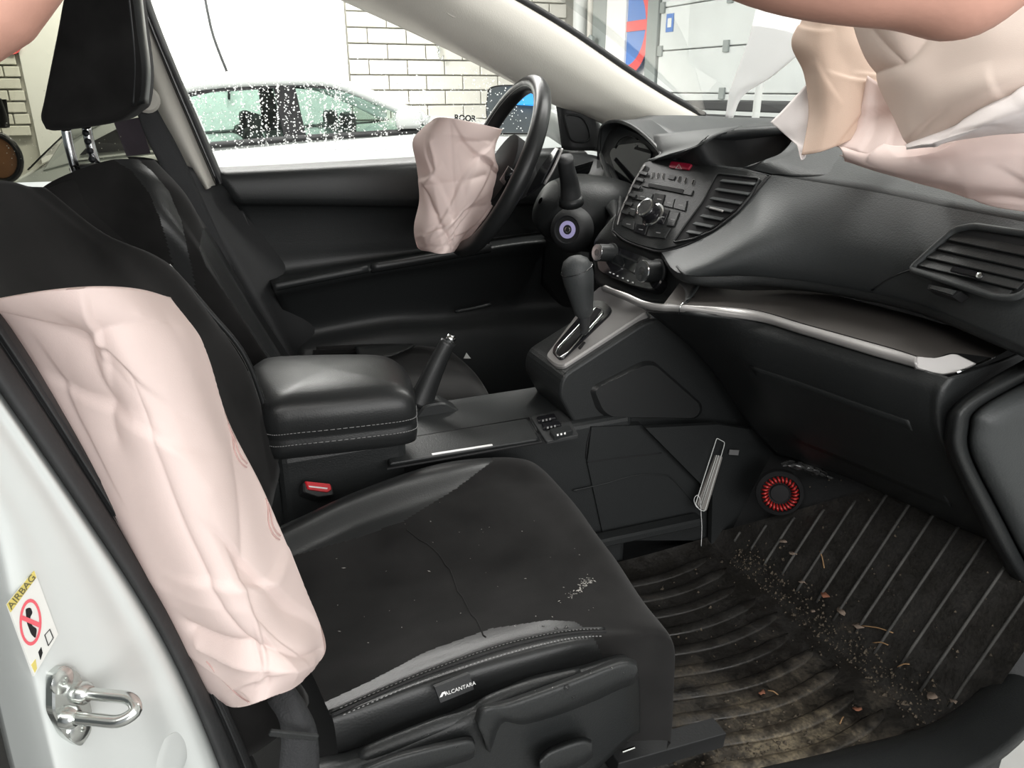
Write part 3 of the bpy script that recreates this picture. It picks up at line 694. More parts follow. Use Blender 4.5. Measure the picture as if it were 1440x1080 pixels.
# dash top behind the seam, up to the windscreen
wsl = [(.70, .62), (.77, .45), (.82, .2), (.82, -.1), (.80, -.35), (.74, -.60), (.72, -.74)]
topr = [[(.44, .62, 1.03), (.46, .45, 1.06), (.45, .30, 1.065), (.36, .13, 1.018), None], ]
fr = [Y(842, 180, .62), Y(905, 195, .30), Y(932, 212, .17), Y(952, 222, .10)]
frs = list(S0)
tA = [np.array([a, b, 1.078]) for a, b in wsl[2:]]+[np.array([.72, -.78, 1.07])]
tB = [S0[0], S0[1], S0[2], S0[3], S0[4], S0[5]]
tA = cr(tA[1:], 6)
patch('top_pad', [tB, [b*.75+a*.25+[0, 0, .012] for a, b in zip(tA, tB)], [b*.45+a*.55+[0, 0, .012] for a, b in zip(tA, tB)], tA], M['pad'], db, 14, 40, .006)
patch('pad_core', [[(.47, y, 1.0), (.60, y, 1.045), (.82, y, 1.06)] for y in (.3, .1, -.1, -.3, -.5, -.72)], M['dark'], db, 10, 10, .01)
# centre and driver-side top with instrument hood
cl = [Z(952, 222, 1.04), Z(932, 214, 1.045), Z(928, 205, 1.07), Z(905, 186, 1.085)]
def top_line(pts): return [np.array(p) for p in pts]
rowa = [RP_(905, 232), RP_(935, 226), RP_(952, 222), RP_(1010, 234), RP_(1043, 236), RP_(1085, 246)]
rowsC = [[Y(1043, 236, -.10), Y(1085, 246, -.17)], ]
tray = plane3(Y(952, 222, .07), Y(1043, 236, -.10), Y(1060, 180, .0))
# console fascia face that carries the audio unit
fpx = [(906, 229), (930, 224), (955, 224), (1012, 235), (1084, 247), (1060, 275), (1030, 305), (1000, 327), (965, 345), (930, 354), (900, 347), (878, 338), (862, 325), (868, 308), (884, 270)]
fa = pan('audio_panel', fpx, RP_, M['plastic'], db, h=.004, d=.07, b=.003, r=6)
gp_ = [RP_(x, y, .003) for x, y in fpx[4:13]]
tube('panel_gap', [p for p in gp_], .0022, M['void'], db, n=60, seg=6)
hz = pan('hazard_button', [(945, 228), (974.6, 232), (969, 240), (941, 236.7)], RP_, M['dred'], fa, h=.0035, d=.001, b=.001, r=2, h0=.004)
tri_ = [RP_(*p, .0082) for p in [(950, 237), (955, 230.5), (958.5, 238)]]; tube('triangle', tri_, .0004, M['white'], hz, closed=True, seg=5)
for i, (x, y) in enumerate([(917.5, 246.5), (925, 247), (932.5, 248), (955, 252), (964, 254), (974.6, 256.5)]):
    s = pan('blank_slot', [(x-2.6, y+3.5), (x-.5, y-4), (x+2.6, y-4.5), (x+.6, y+3.5)], RP_, M['gloss'], fa, h=.001, d=.001, b=0, h0=.004, r=1.5)
    tube('slot_rim', [RP_(a, b, .0052) for a, b in poly_round([(x-2.6, y+3.5), (x-.5, y-4), (x+2.6, y-4.5), (x+.6, y+3.5)], 1.5, 2)], .0003, M['silver'], s, closed=True, seg=4)
pan('indicator', [(939, 252), (943, 246.5), (951, 248), (948, 253.5)], RP_, M['dark'], fa, h=.002, d=.001, b=.0005, h0=.004, r=1)
pan('slot_bar', [(904, 256), (908, 254.5), (976, 268), (973, 275.6), (903, 262)], RP_, M['plastic'], fa, h=.002, d=.001, b=.0008, h0=.004, r=1)
pan('disc_slot', [(912, 257.8), (962, 266.5), (960, 272.3), (911.7, 262.3)], RP_, M['void'], fa, h=.0008, d=.001, b=0, h0=.006, r=1)
btn = [[(892, 269), (919, 273.5), (915, 284), (889, 280)], [(922, 272.5), (935.6, 274.6), (931.5, 289), (920, 285)], [(936.7, 278.8), (949.4, 281), (946.4, 293), (933.5, 290)], [(950.4, 281.3), (967, 283), (964, 297.5), (947.4, 293)],
       [(888, 285), (899, 286.5), (892, 305), (880, 300)], [(927, 295), (942, 296.5), (933.5, 316), (923, 313)], [(877, 308), (893, 312), (891, 324.6), (874, 317)], [(893.6, 315), (912, 318), (907.5, 332), (892.4, 326.7)], [(914, 319), (944, 321.5), (935.6, 336), (909.6, 333)], [(943, 299), (956, 299.5), (948, 319), (938, 318)]]
for i, q in enumerate(btn):
    pan('button_gap', [(sum(p[0] for p in q)/4+(p[0]-sum(k[0] for k in q)/4)*1.09, sum(p[1] for p in q)/4+(p[1]-sum(k[1] for k in q)/4)*1.1) for p in q], RP_, M['void'], fa, h=.0004, d=.001, b=0, h0=.004)
    bt = pan('button', q, RP_, M['gloss'] if i in (1, 5, 7) else M['plastic'], fa, h=.0022, d=.001, b=.0008, h0=.004, r=1.2)
    cx, cy = sum(p[0] for p in q)/4, sum(p[1] for p in q)/4
    pan('mark', [(cx-3, cy-1.4), (cx+3, cy-.4), (cx+2.8, cy+.9), (cx-3.2, cy-.1)], RP_, M['stitch'], bt, h=.0001, d=.0001, b=0, h0=.0063)
kc = RP_(919, 303, .004)
kb = RP_(919, 303, .004); kf = T(905.5, 295.5, ((kb-CAM)@fw)-.03)
kn = lathe('volume_knob', kb, RP_.n, [(.021, 0), (.021, .004), (.0175, .006), (.0175, .026), (.0165, .029)], M['gloss'], fa, 32)
lathe('knob_ring', kb+RP_.n*.024, RP_.n, [(.0178, 0), (.0186, .002), (.0178, .005), (.015, .0058), (.0145, .0045)], M['chrome'], kn, 32)
lathe('knob_base', kb, RP_.n, [(.0235, 0), (.0235, .003), (.021, .0045)], M['chrome'], kn, 32)
# slim left vent with chrome edge
lv = pan('left_vent', [(907, 233), (914, 236), (899, 262), (886, 292), (877, 309), (868, 314), (867, 306), (883, 272)], RP_, M['void'], db, h=.0006, d=.002, b=0, h0=.004, r=2)
tube('chrome_edge', [RP_(x, y, .006) for x, y in [(907, 232), (893, 253), (883, 275), (873, 298), (868, 316)]], .0016, M['silver'], lv, n=24)
for (x, y) in [(905, 243), (900, 252), (895, 262), (889, 274), (884, 286), (879, 298)]:
    bar('slat', RP_(x-5, y-1, .007), RP_(x+5, y+2, .007), .006, .002, M['plastic'], lv, RP_.n, 0)
# centre vent right of the audio buttons
cv = pan('center_vent', [(1010, 246), (1066, 252), (1053, 274), (1034, 297), (1003, 321), (975, 333), (950, 339), (965, 318), (990, 283)], RP_, M['void'], db, h=.0006, d=.002, b=0, h0=.004, r=5)
tube('vent_frame', [RP_(x, y, .006) for x, y in poly_round([(1008, 244), (1069, 251), (1056, 275), (1036, 299), (1004, 324), (975, 336), (946, 341), (962, 318), (988, 283)], 5, 4)], .002, M['plastic'], cv, closed=True, seg=6)
for k, (a, b_) in enumerate([((1014, 254), (1062, 259)), ((1007, 266), (1054, 273)), ((1000, 278.5), (1043, 286)), ((994, 290.5), (1030, 297)), ((986, 303), (1016, 308.5)), ((976, 314), (1002, 319)), ((966, 325.5), (986, 328.5))]):
    bar('slat', RP_(*a, .007), RP_(*b_, .007), .009, .0024, M['pad'], cv, RP_.n*.5+np.array([0, 0, .9]), .0006)
t_ = bar('vent_tab', RP_(998, 292, .014), RP_(1017, 297, .014), .004, .003, M['silver'], cv, RP_.n, .001)
# instrument hood, display recess and the surround of both
hoodx = [(842, 222), (843, 196), (846, 180), (856, 172), (872, 171), (890, 178), (908, 191), (924, 207), (930, 217), (922, 224)]
hy = [.54, .54, .53, .50, .46, .40, .33, .26, .21, .19]
H0 = [Y(x, y, v) for (x, y), v in zip(hoodx, hy)]
hood = [[p+[.20, .0, .0] for p in H0], [p+[.06, 0, .004] for p in H0], H0, [p+[.004, 0, -.006] for p in H0], [p+[.05, -.0, -.010] for p in H0], [p+[.11, 0, -.03] for p in H0]]
patch('instrument_hood', hood, M['pad'], db, 24, 60, 0)
tube('hood_lip', H0, .0045, M['plastic'], db, n=50, seg=8)
ip = Plane(Y(880, 235, .36)+np.array([.05, 0, 0]), (-1, -.12, .35))
pan('instrument_panel', [(838, 255), (842, 178), (870, 176), (900, 190), (926, 214), (915, 250), (900, 290), (876, 300)], ip, M['dark'], db, h=0, d=.01, b=0, r=6)
gl1 = pan('gauge_glass', [(858, 215), (866, 205), (905, 200), (919, 216), (908, 250), (896, 284), (872, 272), (866, 240)], ip, M['screen'], db, h=.004, d=.002, b=.001, r=8)
tube('gauge_ring', [ip(x, y, .006) for x, y in [(864, 208), (872, 196), (885, 191), (897, 196)]], .002, M['plastic'], db, n=14)
pan('gauge_slot', [(893, 206), (914, 211), (917, 217), (893, 210)], ip, M['void'], db, h=.002, d=.001, b=0, h0=.004)
tube('bright_pin', [ip(892, 207, .008), ip(893, 203, .008)], .0014, M['silver'], db)
# shroud between column and instrument recess
patch('column_surround', [[Y(835, 255, .42), Y(848, 238, .42), Y(845, 212, .50)], [Y(846, 266, .36), Y(860, 262, .34), Y(880, 300, .25)], [Y(850, 290, .28), Y(862, 310, .20), Y(866, 318, .15)]], M['plastic'], db, 10, 12, .01)
# knee area and side vent on the driver's side
patch('driver_lower_panel', [[Y(800, 215, .64), Y(845, 222, .55), Y(870, 262, .34), Y(868, 322, .14)], [Y(795, 232, .62), Y(830, 262, .52), Y(850, 300, .34), Y(852, 335, .14)], [Y(770, 300, .62), Y(800, 350, .5), Y(830, 380, .34), Y(845, 372, .14)], [Y(760, 400, .62), Y(790, 430, .5), Y(815, 430, .34), Y(836, 430, .14)]], M['plastic'], db, 24, 24, .01)
dv = plane3(Y(808, 232, .56), Y(836, 232, .50), Y(815, 250, .55))
sv = pan('side_vent', [(806, 234), (834, 226), (828, 244), (812, 252)], dv, M['void'], db, h=.012, d=.002, b=0, r=2)
for k in range(3): bar('slat', dv(809+k, 236+k*5, .014), dv(831-k*2, 229+k*5, .014), .006, .0016, M['plastic'], sv, dv.n, 0)
# recessed upper display tray
tr_edge = [(952, 222), (985, 201), (1012, 186), (1035, 179), (1075, 177), (1108, 180), (1118, 192), (1100, 214), (1072, 226), (1043, 236), (1000, 230)]
def trz(x, y): return RP_(x, y, .004) if y > 221 else Z(x, y, 1.028+.057*(236-y)/58)
te = np.array([trz(x, y) for x, y in tr_edge]); tc_ = te.mean(0)
te = np.array(cr(np.vstack([te, te[:1]]), 61)[:-1])
rings = [te+[0, 0, .0], te+(tc_-te)*.02+[0, 0, -.006], te+(tc_-te)*.10+[.01, 0, -.03], te+(tc_-te)*.35+[.02, 0, -.05], te*.0+tc_+[.02, 0, -.055]]
n_e = len(te); mk('display_recess', np.vstack(rings), gridfaces(5, n_e, False, True), M['dark'], db)
# skin between recess, hood, windscreen and audio panel
ws_c = [(.66, .60, 1.083), (.74, .42, 1.086), (.80, .2, 1.086), (.83, 0, 1.086), (.82, -.2, 1.082)]
back = [np.array(p) for p in ws_c]
mid_px = [(846, 178), (875, 171), (912, 186), (960, 180), (1030, 172), (1110, 172)]
def Zs(l): return [Z(x, y, z) for x, y, z in l]
hb = [p+[.05, 0, .002] for p in H0[3:9]]
patch('dash_top', [cr(back, 10), cr([b*.6+h*.4+[0, 0, .006] for b, h in zip(cr(back, 6), cr(hb+[te[20]], 6))], 10), cr(hb[:6]+[te[8], te[20]], 10)], M['pad'], db, 14, 40, .004)
a0 = [H0[7], H0[8], H0[9]]
patch('center_top', [[H0[6]+[.02, 0, 0], te[14], te[20], te[27]], [H0[7], te[8], te[10], te[12]], [H0[8], te[3], te[5], te[6]], [H0[9], RP_(912, 226, .002), RP_(935, 223, .002), te[0]]], M['pad'], db, 14, 24, .003)
patch('front_top', [[te[0], te[58], te[56], te[54], te[52], te[49]], [RP_(930, 224, .004), RP_(955, 224, .004), RP_(985, 230, .004), RP_(1012, 235, .004), RP_(1048, 241, .004), RP_(1086, 247, .003)]], M['pad'], db, 6, 24, .003)
patch('tray_side', [[te[49], te[43], te[38], te[32], te[28]], [S0[0]+[0, 0, .002], S0[0]*.5+S0[1]*.5+[.01, 0, .004], S0[1]+[.06, 0, .012], S0[1]+[.16, .03, .03], S0[1]+[.3, .06, .055]]], M['pad'], db, 8, 24, .003)
# climate panel under the audio unit
CP = Plane(Y(880, 378, .02), (-.80, -.12, .52))
patch('center_stack_body', [[RP_(866, 300, -.006), RP_(862, 326, -.004), RP_(880, 341, -.004), RP_(905, 350, -.004), RP_(932, 356, -.004), L0[1]], [CP(838, 335, -.002), CP(842, 342, .004), CP(875, 350, .005), CP(905, 359, .005), CP(938, 372, .006), L0[1]+[.01, 0, -.01]], [CP(836, 352, -.01), CP(838, 362, -.012), CP(862, 374, -.012), CP(895, 390, -.012), CP(938, 398, -.006), L0[1]+[.03, 0, -.02]],
      [CP(836, 395, -.01), CP(845, 402, -.006), CP(870, 406, -.006), CP(905, 421, -.004), CP(940, 427, -.002), Z(962, 428, .842)]], M['plastic'], db, 24, 30, .003)
clp = pan('climate_panel', [(842, 346), (858, 346), (890, 356), (920, 368), (935, 382), (937, 400), (925, 412), (895, 405), (862, 392), (846, 384)], CP, M['gloss'], db, h=.012, d=.01, b=.002, r=8)
pan('display_frame', [(864.5, 353.5), (900, 369.5), (893, 386.5), (859.5, 369.5)], CP, M['plastic'], clp, h=.001, d=.001, b=.0005, h0=.012, r=1)
pan('climate_display', [(866, 356.7), (897.5, 371), (892, 384), (862, 368)], CP, M['screen'], clp, h=.0015, d=.001, b=.0005, h0=.012, r=1)
for x, y, s in ((861, 356, .95), (925, 382, 1.12)):
    c = CP(x, y, .010)
    k = lathe('temperature_knob', c, (-.95, -.12, .13), [(.020*s, 0), (.020*s, .003), (.0175*s, .005), (.0165*s, .034), (.0155*s, .036)], M['plastic'], clp, 30)
    a_ = np.array([-.95, -.12, .13]); a_ = a_/np.linalg.norm(a_)
    lathe('knob_ring', c+a_*.034, a_, [(.0168*s, 0), (.0172*s, .0015), (.016*s, .0028), (.0142*s, .0028)], M['chrome'], k, 30)
    lathe('knob_mark', c+a_*.0362, a_, [(.008*s, 0), (.0085*s, .0005), (.0068*s, .0006)], M['silver'], k, 20)
for x, y in [(858, 383), (863, 385), (868.5, 388), (876, 391), (883, 394.5), (890, 397)]:
    b_ = pan('climate_button', [(x-2.6, y-2.6), (x+2.8, y-1.4), (x+2.4, y+3.2), (x-3, y+2)], CP, M['gloss'], clp, h=.001, d=.001, b=.0004, h0=.012)
    pan('mark', [(x-1.2, y-.9), (x+1.3, y-.5), (x+1, y+1.2), (x-1.3, y+.6)], CP, M['white'], b_, h=.0001, d=.0001, b=0, h0=.0131)
# vent and button on the passenger side
VP = plane3(padpt(1285, 378), padpt(1345, 325), padpt(1425, 400)); 
vo = [(1285, 378), (1318, 349), (1345, 327), (1370, 322), (1450, 334), (1475, 360), (1462, 385), (1440, 408), (1424, 415), (1400, 413)]
pv = pan('passenger_vent', vo, VP, M['void'], db, h=.007, d=.03, b=0, r=8)
tube('vent_frame', [VP(x, y, .009) for x, y in poly_round([(1280, 379), (1316, 346), (1343, 323), (1370, 318), (1455, 331), (1480, 360), (1466, 388), (1442, 412), (1426, 419), (1398, 417)], 8)], .0045, M['pad'], pv, closed=True, seg=8)
for a, b_ in [((1338, 333), (1462, 358)), ((1323, 346), (1455, 375)), ((1308, 358), (1446, 389)), ((1295, 369), (1436, 402)), ((1286, 379), (1420, 413))]:
    bar('slat', VP(*a, .008), VP(*b_, .008), .013, .0028, M['plastic'], pv, VP.n+np.array([0, 0, .5]), .0008)
bar('vent_tab', VP(1338, 378, .017), VP(1382, 389, .017), .008, .004, M['gloss'], pv, VP.n, .0015)
lathe('chrome_dot', VP(1378, 388, .019), VP.n, [(.004, 0), (.0035, .0025), (.001, .003)], M['chrome'], pv, 12)
pan('airbag_switch_frame', [(1311, 403), (1357, 414), (1345, 421), (1309, 410)], VP, M['void'], db, h=.0075, d=.01, b=0)
pan('airbag_switch', [(1316, 405), (1351, 413), (1345, 419), (1313, 410)], VP, M['plastic'], db, h=.0095, d=.01, b=.001)
tube('pad_seam', [padpt(x, y)+[-.001, 0, 0] for x, y in [(1295, 372), (1262, 392), (1232, 412)]], .0012, M['dark'], db, n=10)

# ------------------------------------------------------------------ shifter console
SP = plane3(Y(793, 519, -.07), Y(912, 441, -.07), Y(793, 519, -.07)+np.array([0, .1, 0]))
sc2 = thing('shifter_console', 'silver and black gear selector console below the centre stack', 'console', (.2, 0, .27))
side = [(770, 505), (792, 521), (912, 442), (1000, 470), (1040, 560), (1010, 700), (905, 600), (800, 602), (772, 548)]
P = [Y(x, y, -.085)-[0, 0, .012] for x, y in [(791, 519), (912, 441), (985, 455), (1040, 530), (1040, 700), (905, 640), (905, 602), (815, 600), (786, 548)]]
P[2] = P[1]+[.2, 0, .0]; P[3] = P[1]+[.3, 0, -.2]; P[4] = P[1]+[.3, 0, -.4]
cb = prism('console_body', poly_round(P, .02), (0, -1, 0), .155, 0, M['plastic'], sc2); bev(cb, .010, 3)
pl_ = [(847, 404), (858, 412), (880, 420), (912, 441), (793, 519), (781, 517), (768, 505), (800, 462), (835, 415)]
sp_ = pan('silver_plate', pl_, SP, M['silver'], sc2, h=.006, d=.012, b=.003, r=5)
pan('black_bezel', [(835, 424), (850, 425), (862, 436), (858, 444), (793, 506), (786, 507), (777, 497), (780, 489)], SP, M['gloss'], sc2, h=.004, d=.002, b=.0015, h0=.006, r=4)
gate = poly_round([(838, 432), (846, 434), (848, 440), (800, 494), (786, 503), (781, 497), (784, 489)], 3)
tube('chrome_gate', [SP(x, y, .011) for x, y in gate], .0016, M['chrome'], sc2, closed=True, seg=6)
pan('gate_slot', [(839, 434), (846, 436), (798, 493), (787, 501), (783, 496)], SP, M['void'], sc2, h=.0006, d=.001, b=0, h0=.010, r=2)
pan('lock_button', [(813, 490), (821, 481), (824, 482), (816, 492)], SP, M['void'], sc2, h=.002, d=.001, b=.0005, h0=.006, r=1)
# knee pad on the side
KP = Plane(Y(905, 545, -.086), (-.05, -1, .06))
pan('knee_pad', [(826, 548), (832, 540), (902, 507), (918, 507), (985, 566), (987, 578), (978, 588), (852, 586), (838, 576)], KP, M['leather'], sc2, h=.012, d=.01, b=.009, r=10)
# selector lever
gl_ = thing('gear_lever', 'black gear selector knob on a short stalk in the silver console', 'gear lever', SP(818, 462, .01))
kb0, kb1, kb2, kb3 = Y(822, 462, -.03), Y(821, 440, -.03), Y(814, 400, -.03), Y(811, 377, -.03)
tube('stalk', [Y(818, 470, -.03), kb0, kb1], [.005, .009, .012], M['dark'], gl_, n=10)
prs = []; ax_ = kb3-kb1; L_ = np.linalg.norm(ax_); ax_ /= L_
lathe('knob', kb1, ax_, [(.012, -.006), (.0165, 0), (.0185, .012), (.0225, .035), (.0262, .058), (.0275, .072), (.0265, .086), (.0215, .097), (.013, .103), (.004, .105)], M['pad'], gl_, 28)
tube('knob_seam', [kb1+ax_*.082+.0268*(math.cos(a)*np.array([1, 0, 0])+math.sin(a)*np.array([0, 1, 0]))+np.array([-.0, 0, .010*math.cos(a)]) for a in np.linspace(0, 2*math.pi, 28, endpoint=False)], .0008, M['gloss'], gl_, closed=True, seg=5)

# ------------------------------------------------------------------ lower centre console between the seats
cc = thing('center_console', 'low black centre console between the seats with sliding lid', 'console', (-.1, 0, .27))
zc = .60
bx = box('console_body', (-.135, 0, (zc+.27)/2), (.66, .20, zc-.27), M['plastic'], cc, b=.012, seg=3)
TP = Plane((0, 0, zc), (0, 0, 1))
prism('front_ramp', [Y(832, 601, -.105), Y(905, 598, -.105), Y(1004, 690, -.105), Y(1004, 760, -.105), Y(850, 760, -.105), Y(826, 650, -.105)], (0, -1, 0), .2, 0, M['plastic'], cc)
pan('lid', [(541, 624), (742, 591), (758, 620), (547, 655)], TP, M['plastic'], cc, h=.004, d=.002, b=.002, r=4)
tube('lid_gap', [TP(x, y, .002) for x, y in [(538, 622), (744, 588), (762, 622), (545, 659)]], .0018, M['void'], cc, closed=True, seg=5)
pan('chrome_strip', [(607, 638.2), (692, 625), (693, 626.8), (608, 640.4)], TP, mat('bright_aluminium', (.8, .8, .8), .5, metal=.3), cc, h=.001, d=.001, b=0, h0=.004)
pan('switch_panel', [(746, 588), (788, 578), (800, 590), (814, 614), (768, 623)], TP, M['dark'], cc, h=.003, d=.002, b=.001, r=3)
for q, lab_ in (([(754, 590), (780, 585), (783, 591), (757, 596)], 0), ([(761, 600), (786, 595), (790, 601), (764, 606)], 0), ([(772, 610), (800, 603), (806, 611), (779, 619)], 1)):
    w = pan('rocker_switch', q, TP, M['gloss'] if not lab_ else M['plastic'], cc, h=.006+.003*lab_, d=.001, b=.002, r=1.5, h0=.003)
    cx, cy = sum(p[0] for p in q)/4, sum(p[1] for p in q)/4
    for k in (-5, 0, 5):
        pan('mark', [(cx+k-1.2, cy-1.2-k*.22), (cx+k+1.2, cy-1.7-k*.22), (cx+k+1.4, cy+.9-k*.22), (cx+k-1, cy+1.4-k*.22)], TP, M['white'] if lab_ else M['stitch'], w, h=.0002, d=.0001, b=0, h0=.009+.003*lab_)
tube('side_seam', [Y(x, y, -.1015) for x, y in [(832, 601), (826, 622), (824, 645)]], .001, M['void'], cc, n=6)
tube('pocket_edge', [Y(x, y, -.1055) for x, y in [(806, 690), (850, 680), (895, 668), (932, 668), (948, 676), (985, 718)]], .0016, M['plastic'], cc, n=30, seg=6)
tube('panel_seam', [Y(x, y, -.1055) for x, y in [(826, 650), (870, 644), (930, 637)]], .0012, M['void'], cc, n=16)
tube('panel_seam', [Y(x, y, -.1055) for x, y in [(905, 598), (950, 642), (1003, 694)]], .0012, M['void'], cc, n=16)
bar('lower_ledge', Y(835, 762, -.125), Y(985, 730, -.125), .03, .018, M['plastic'], cc, bv=.004)
# armrest
ar = thing('armrest', 'padded black leather armrest with stitched edge on the centre console', 'armrest', (-.33, -.02, .6))
AP = Plane((0, 0, .725), (0, 0, 1))
ao = [(338, 533), (352, 518), (385, 508), (520, 505), (562, 512), (578, 530), (584, 550), (577, 562), (520, 570), (420, 580), (372, 582), (350, 560)]
ao3 = np.array([AP(x, y) for x, y in ao]); ao3 = cr(np.vstack([ao3, ao3[:1]]), 49)[:-1]; ac = ao3.mean(0)
def ring(s, z): return np.array([ac+(p-ac)*s for p in ao3])*np.array([1, 1, 0])+np.array([0, 0, z])
R_ = [ring(.05, .752), ring(.4, .750), ring(.70, .745), ring(.88, .738), ring(.97, .727), ring(1.0, .712), ring(1.0, .692), ring(.985, .686), ring(.985, .682), ring(1, .678), ring(1., .668), ring(.985, .655), ring(.93, .652)]
am = mk('cushion', np.vstack(R_), gridfaces(len(R_), 48, False, True)+[tuple(range(48)), tuple((len(R_)-1)*48+k for k in range(48))], M['leather'], ar)
join('stitching', [tube_geo([R_[6][k]*(1-a)+R_[6][(k+1) % 48]*a+(R_[6][k]-ac)*.004+[0, 0, dz], R_[6][k]*(1-b_)+R_[6][(k+1) % 48]*b_+(R_[6][k]-ac)*.004+[0, 0, dz]], .0006, 4) for k in range(48) for a, b_ in ((.05, .3), (.4, .63), (.72, .95)) for dz in (.002, -.016)], M['stitch'], ar, kind='stuff')
box('box_body', (-.33, -.015, .52), (.20, .20, .24), M['plastic'], ar, b=.015, seg=3)
# parking brake
pb = thing('parking_brake', 'black parking brake lever raised beside the armrest', 'brake lever', Y(600, 610, .06))
tube('lever', [Y(590, 570, .06), Y(600, 545, .06), Y(618, 505, .06), Y(631, 480, .06)], [.026, .021, .0165, .015], M['leather'], pb, n=16, seg=14, flat=.75)
tube('button', [Y(631, 481, .06), Y(636, 472, .06)], [.009, .0085], M['chrome'], pb, seg=14)
prism('bracket', [Y(x, y, .075) for x, y in poly_round([(568, 612), (572, 580), (588, 560), (615, 555), (642, 570), (668, 600), (640, 612)], 6)], (0, -1, 0), .0, .04, M['plastic'], pb, .004)
prism('boot_gap', [Y(x, y, .03) for x, y in [(560, 612), (580, 604), (660, 598), (640, 606)]], (0, 0, 1), .002, .002, M['void'], pb)

# ------------------------------------------------------------------ steering column and wheel
sc3 = thing('steering_column', 'black steering column shroud with ignition ring and stalk', 'steering column', Y(800, 380, .3))
colax = np.array([-.86, 0, .42]); colax /= np.linalg.norm(colax)
rows = []
for (x, y, v, s) in [(760, 296, .37, .006), (766, 298, .37, .036), (770, 300, .37, .045), (790, 305, .37, .062), (815, 312, .36, .07), (850, 318, .36, .07), (880, 322, .36, .06)]:
    c = Y(x, y-14, v); u = np.array([0, 1., 0]); w = np.array([.44, 0, .9])
    rows.append([c+s*1.25*(math.cos(a)*u+math.sin(a)*w*1.0) for a in np.linspace(0, 2*math.pi, 25)])
patch('shroud', rows, M['plastic'], sc3, 16, 40)
igc = Y(797, 323, .27); ig_n = np.array([-.75, -.62, .15]); ig_n /= np.linalg.norm(ig_n)
lathe('ignition_housing', igc-ig_n*.03, ig_n, [(.05, 0), (.045, .015), (.036, .027), (.029, .030), (.027, .026)], M['dark'], sc3, 30)
lathe('ignition_ring', igc-ig_n*.006, ig_n, [(.0185, 0), (.0185, .003), (.0105, .0045), (.010, .001)], M['glow'], sc3, 30)
lathe('key_barrel', igc-ig_n*.008, ig_n, [(.0105, 0), (.0105, .003), (.0045, .0045), (.0038, .0005)], M['steel'], sc3, 20)
s0, s1, s2, s3 = Y(803, 282, .24), Y(801, 258, .23), Y(797, 238, .21), Y(795, 222, .20)
tube('stalk', [s0, s1, s2, s3], [.022, .019, .0165, .0155], M['dark'], sc3, n=12, seg=16)
tube('stalk_collar', [s0+(s0-s1)*.2, s0+(s1-s0)*.25], [.026, .024], M['plastic'], sc3, seg=16)
swc = np.array([.112, .37, .995]); e_u = np.array([.172, 0, .342]); e_u /= np.linalg.norm(e_u); e_y = np.array([-.10, -1., 0]); e_y = e_y-e_u*(e_y@e_u); e_y /= np.linalg.norm(e_y); e_n = np.cross(e_u, e_y); e_n = e_n if e_n[0] < 0 else -e_n
sw = thing('steering_wheel', 'black leather steering wheel seen edge-on beside the burst airbag', 'steering wheel', swc)
R0 = .184
tube('rim', [swc+R0*(math.cos(a)*e_u+math.sin(a)*e_y) for a in np.linspace(0, 2*math.pi, 72, endpoint=False)], .0175, M['leather'], sw, closed=True, seg=14)
tube('rim_seam', [swc+R0*(math.cos(a)*e_u+math.sin(a)*e_y)+(.0168)*(e_n*.78-.62*(math.cos(a)*e_u+math.sin(a)*e_y)) for a in np.linspace(0, 2*math.pi, 72, endpoint=False)], .0009, M['silver'], sw, closed=True, seg=5)
lathe('hub', swc-e_n*.055, e_n, [(.03, -.03), (.055, -.01), (.075, .02), (.078, .045), (.06, .052), (.02, .05)], M['void'], sw, 30)
def spoke(name, a, w0, m):
    d = math.cos(a)*e_u+math.sin(a)*e_y; s = np.cross(d, e_n)
    rows = [[swc+d*r+s*wd*k-e_n*dp for r, wd, dp in ((.06, w0, .03), (.11, w0*.8, .022), (.15, w0*.65, .012), (.18, w0*.6, 0))] for k in (-1, -.4, .4, 1)]
    return patch(name, rows, m, sw, 8, 12, .018)
spoke('spoke', math.radians(95), .045, M['dark']); spoke('spoke', math.radians(-95), .045, M['dark']); spoke('spoke', math.radians(180), .035, M['dark'])
for sgn in (1, -1):
    d = sgn*e_y; b0 = swc+d*.10-e_n*.055
    prism('paddle', [b0+d*.0-e_u*.03, b0+d*.055+e_u*.0, b0+d*.062+e_u*.07, b0+d*.045+e_u*.075, b0+d*.01+e_u*.03], e_n, .004, .002, M['gloss'], sw, .001)
tube('paddle_edge', [swc+e_y*.16-e_n*.058-e_u*.0, swc+e_y*.166-e_n*.06+e_u*.035, swc+e_y*.163-e_n*.06+e_u*.075], .003, M['silver'], sw, n=12)
tube('thumb_switch', [swc+e_y*.115+e_n*.004-e_u*.03, swc+e_y*.13+e_n*.004], .012, M['gloss'], sw, flat=.5)

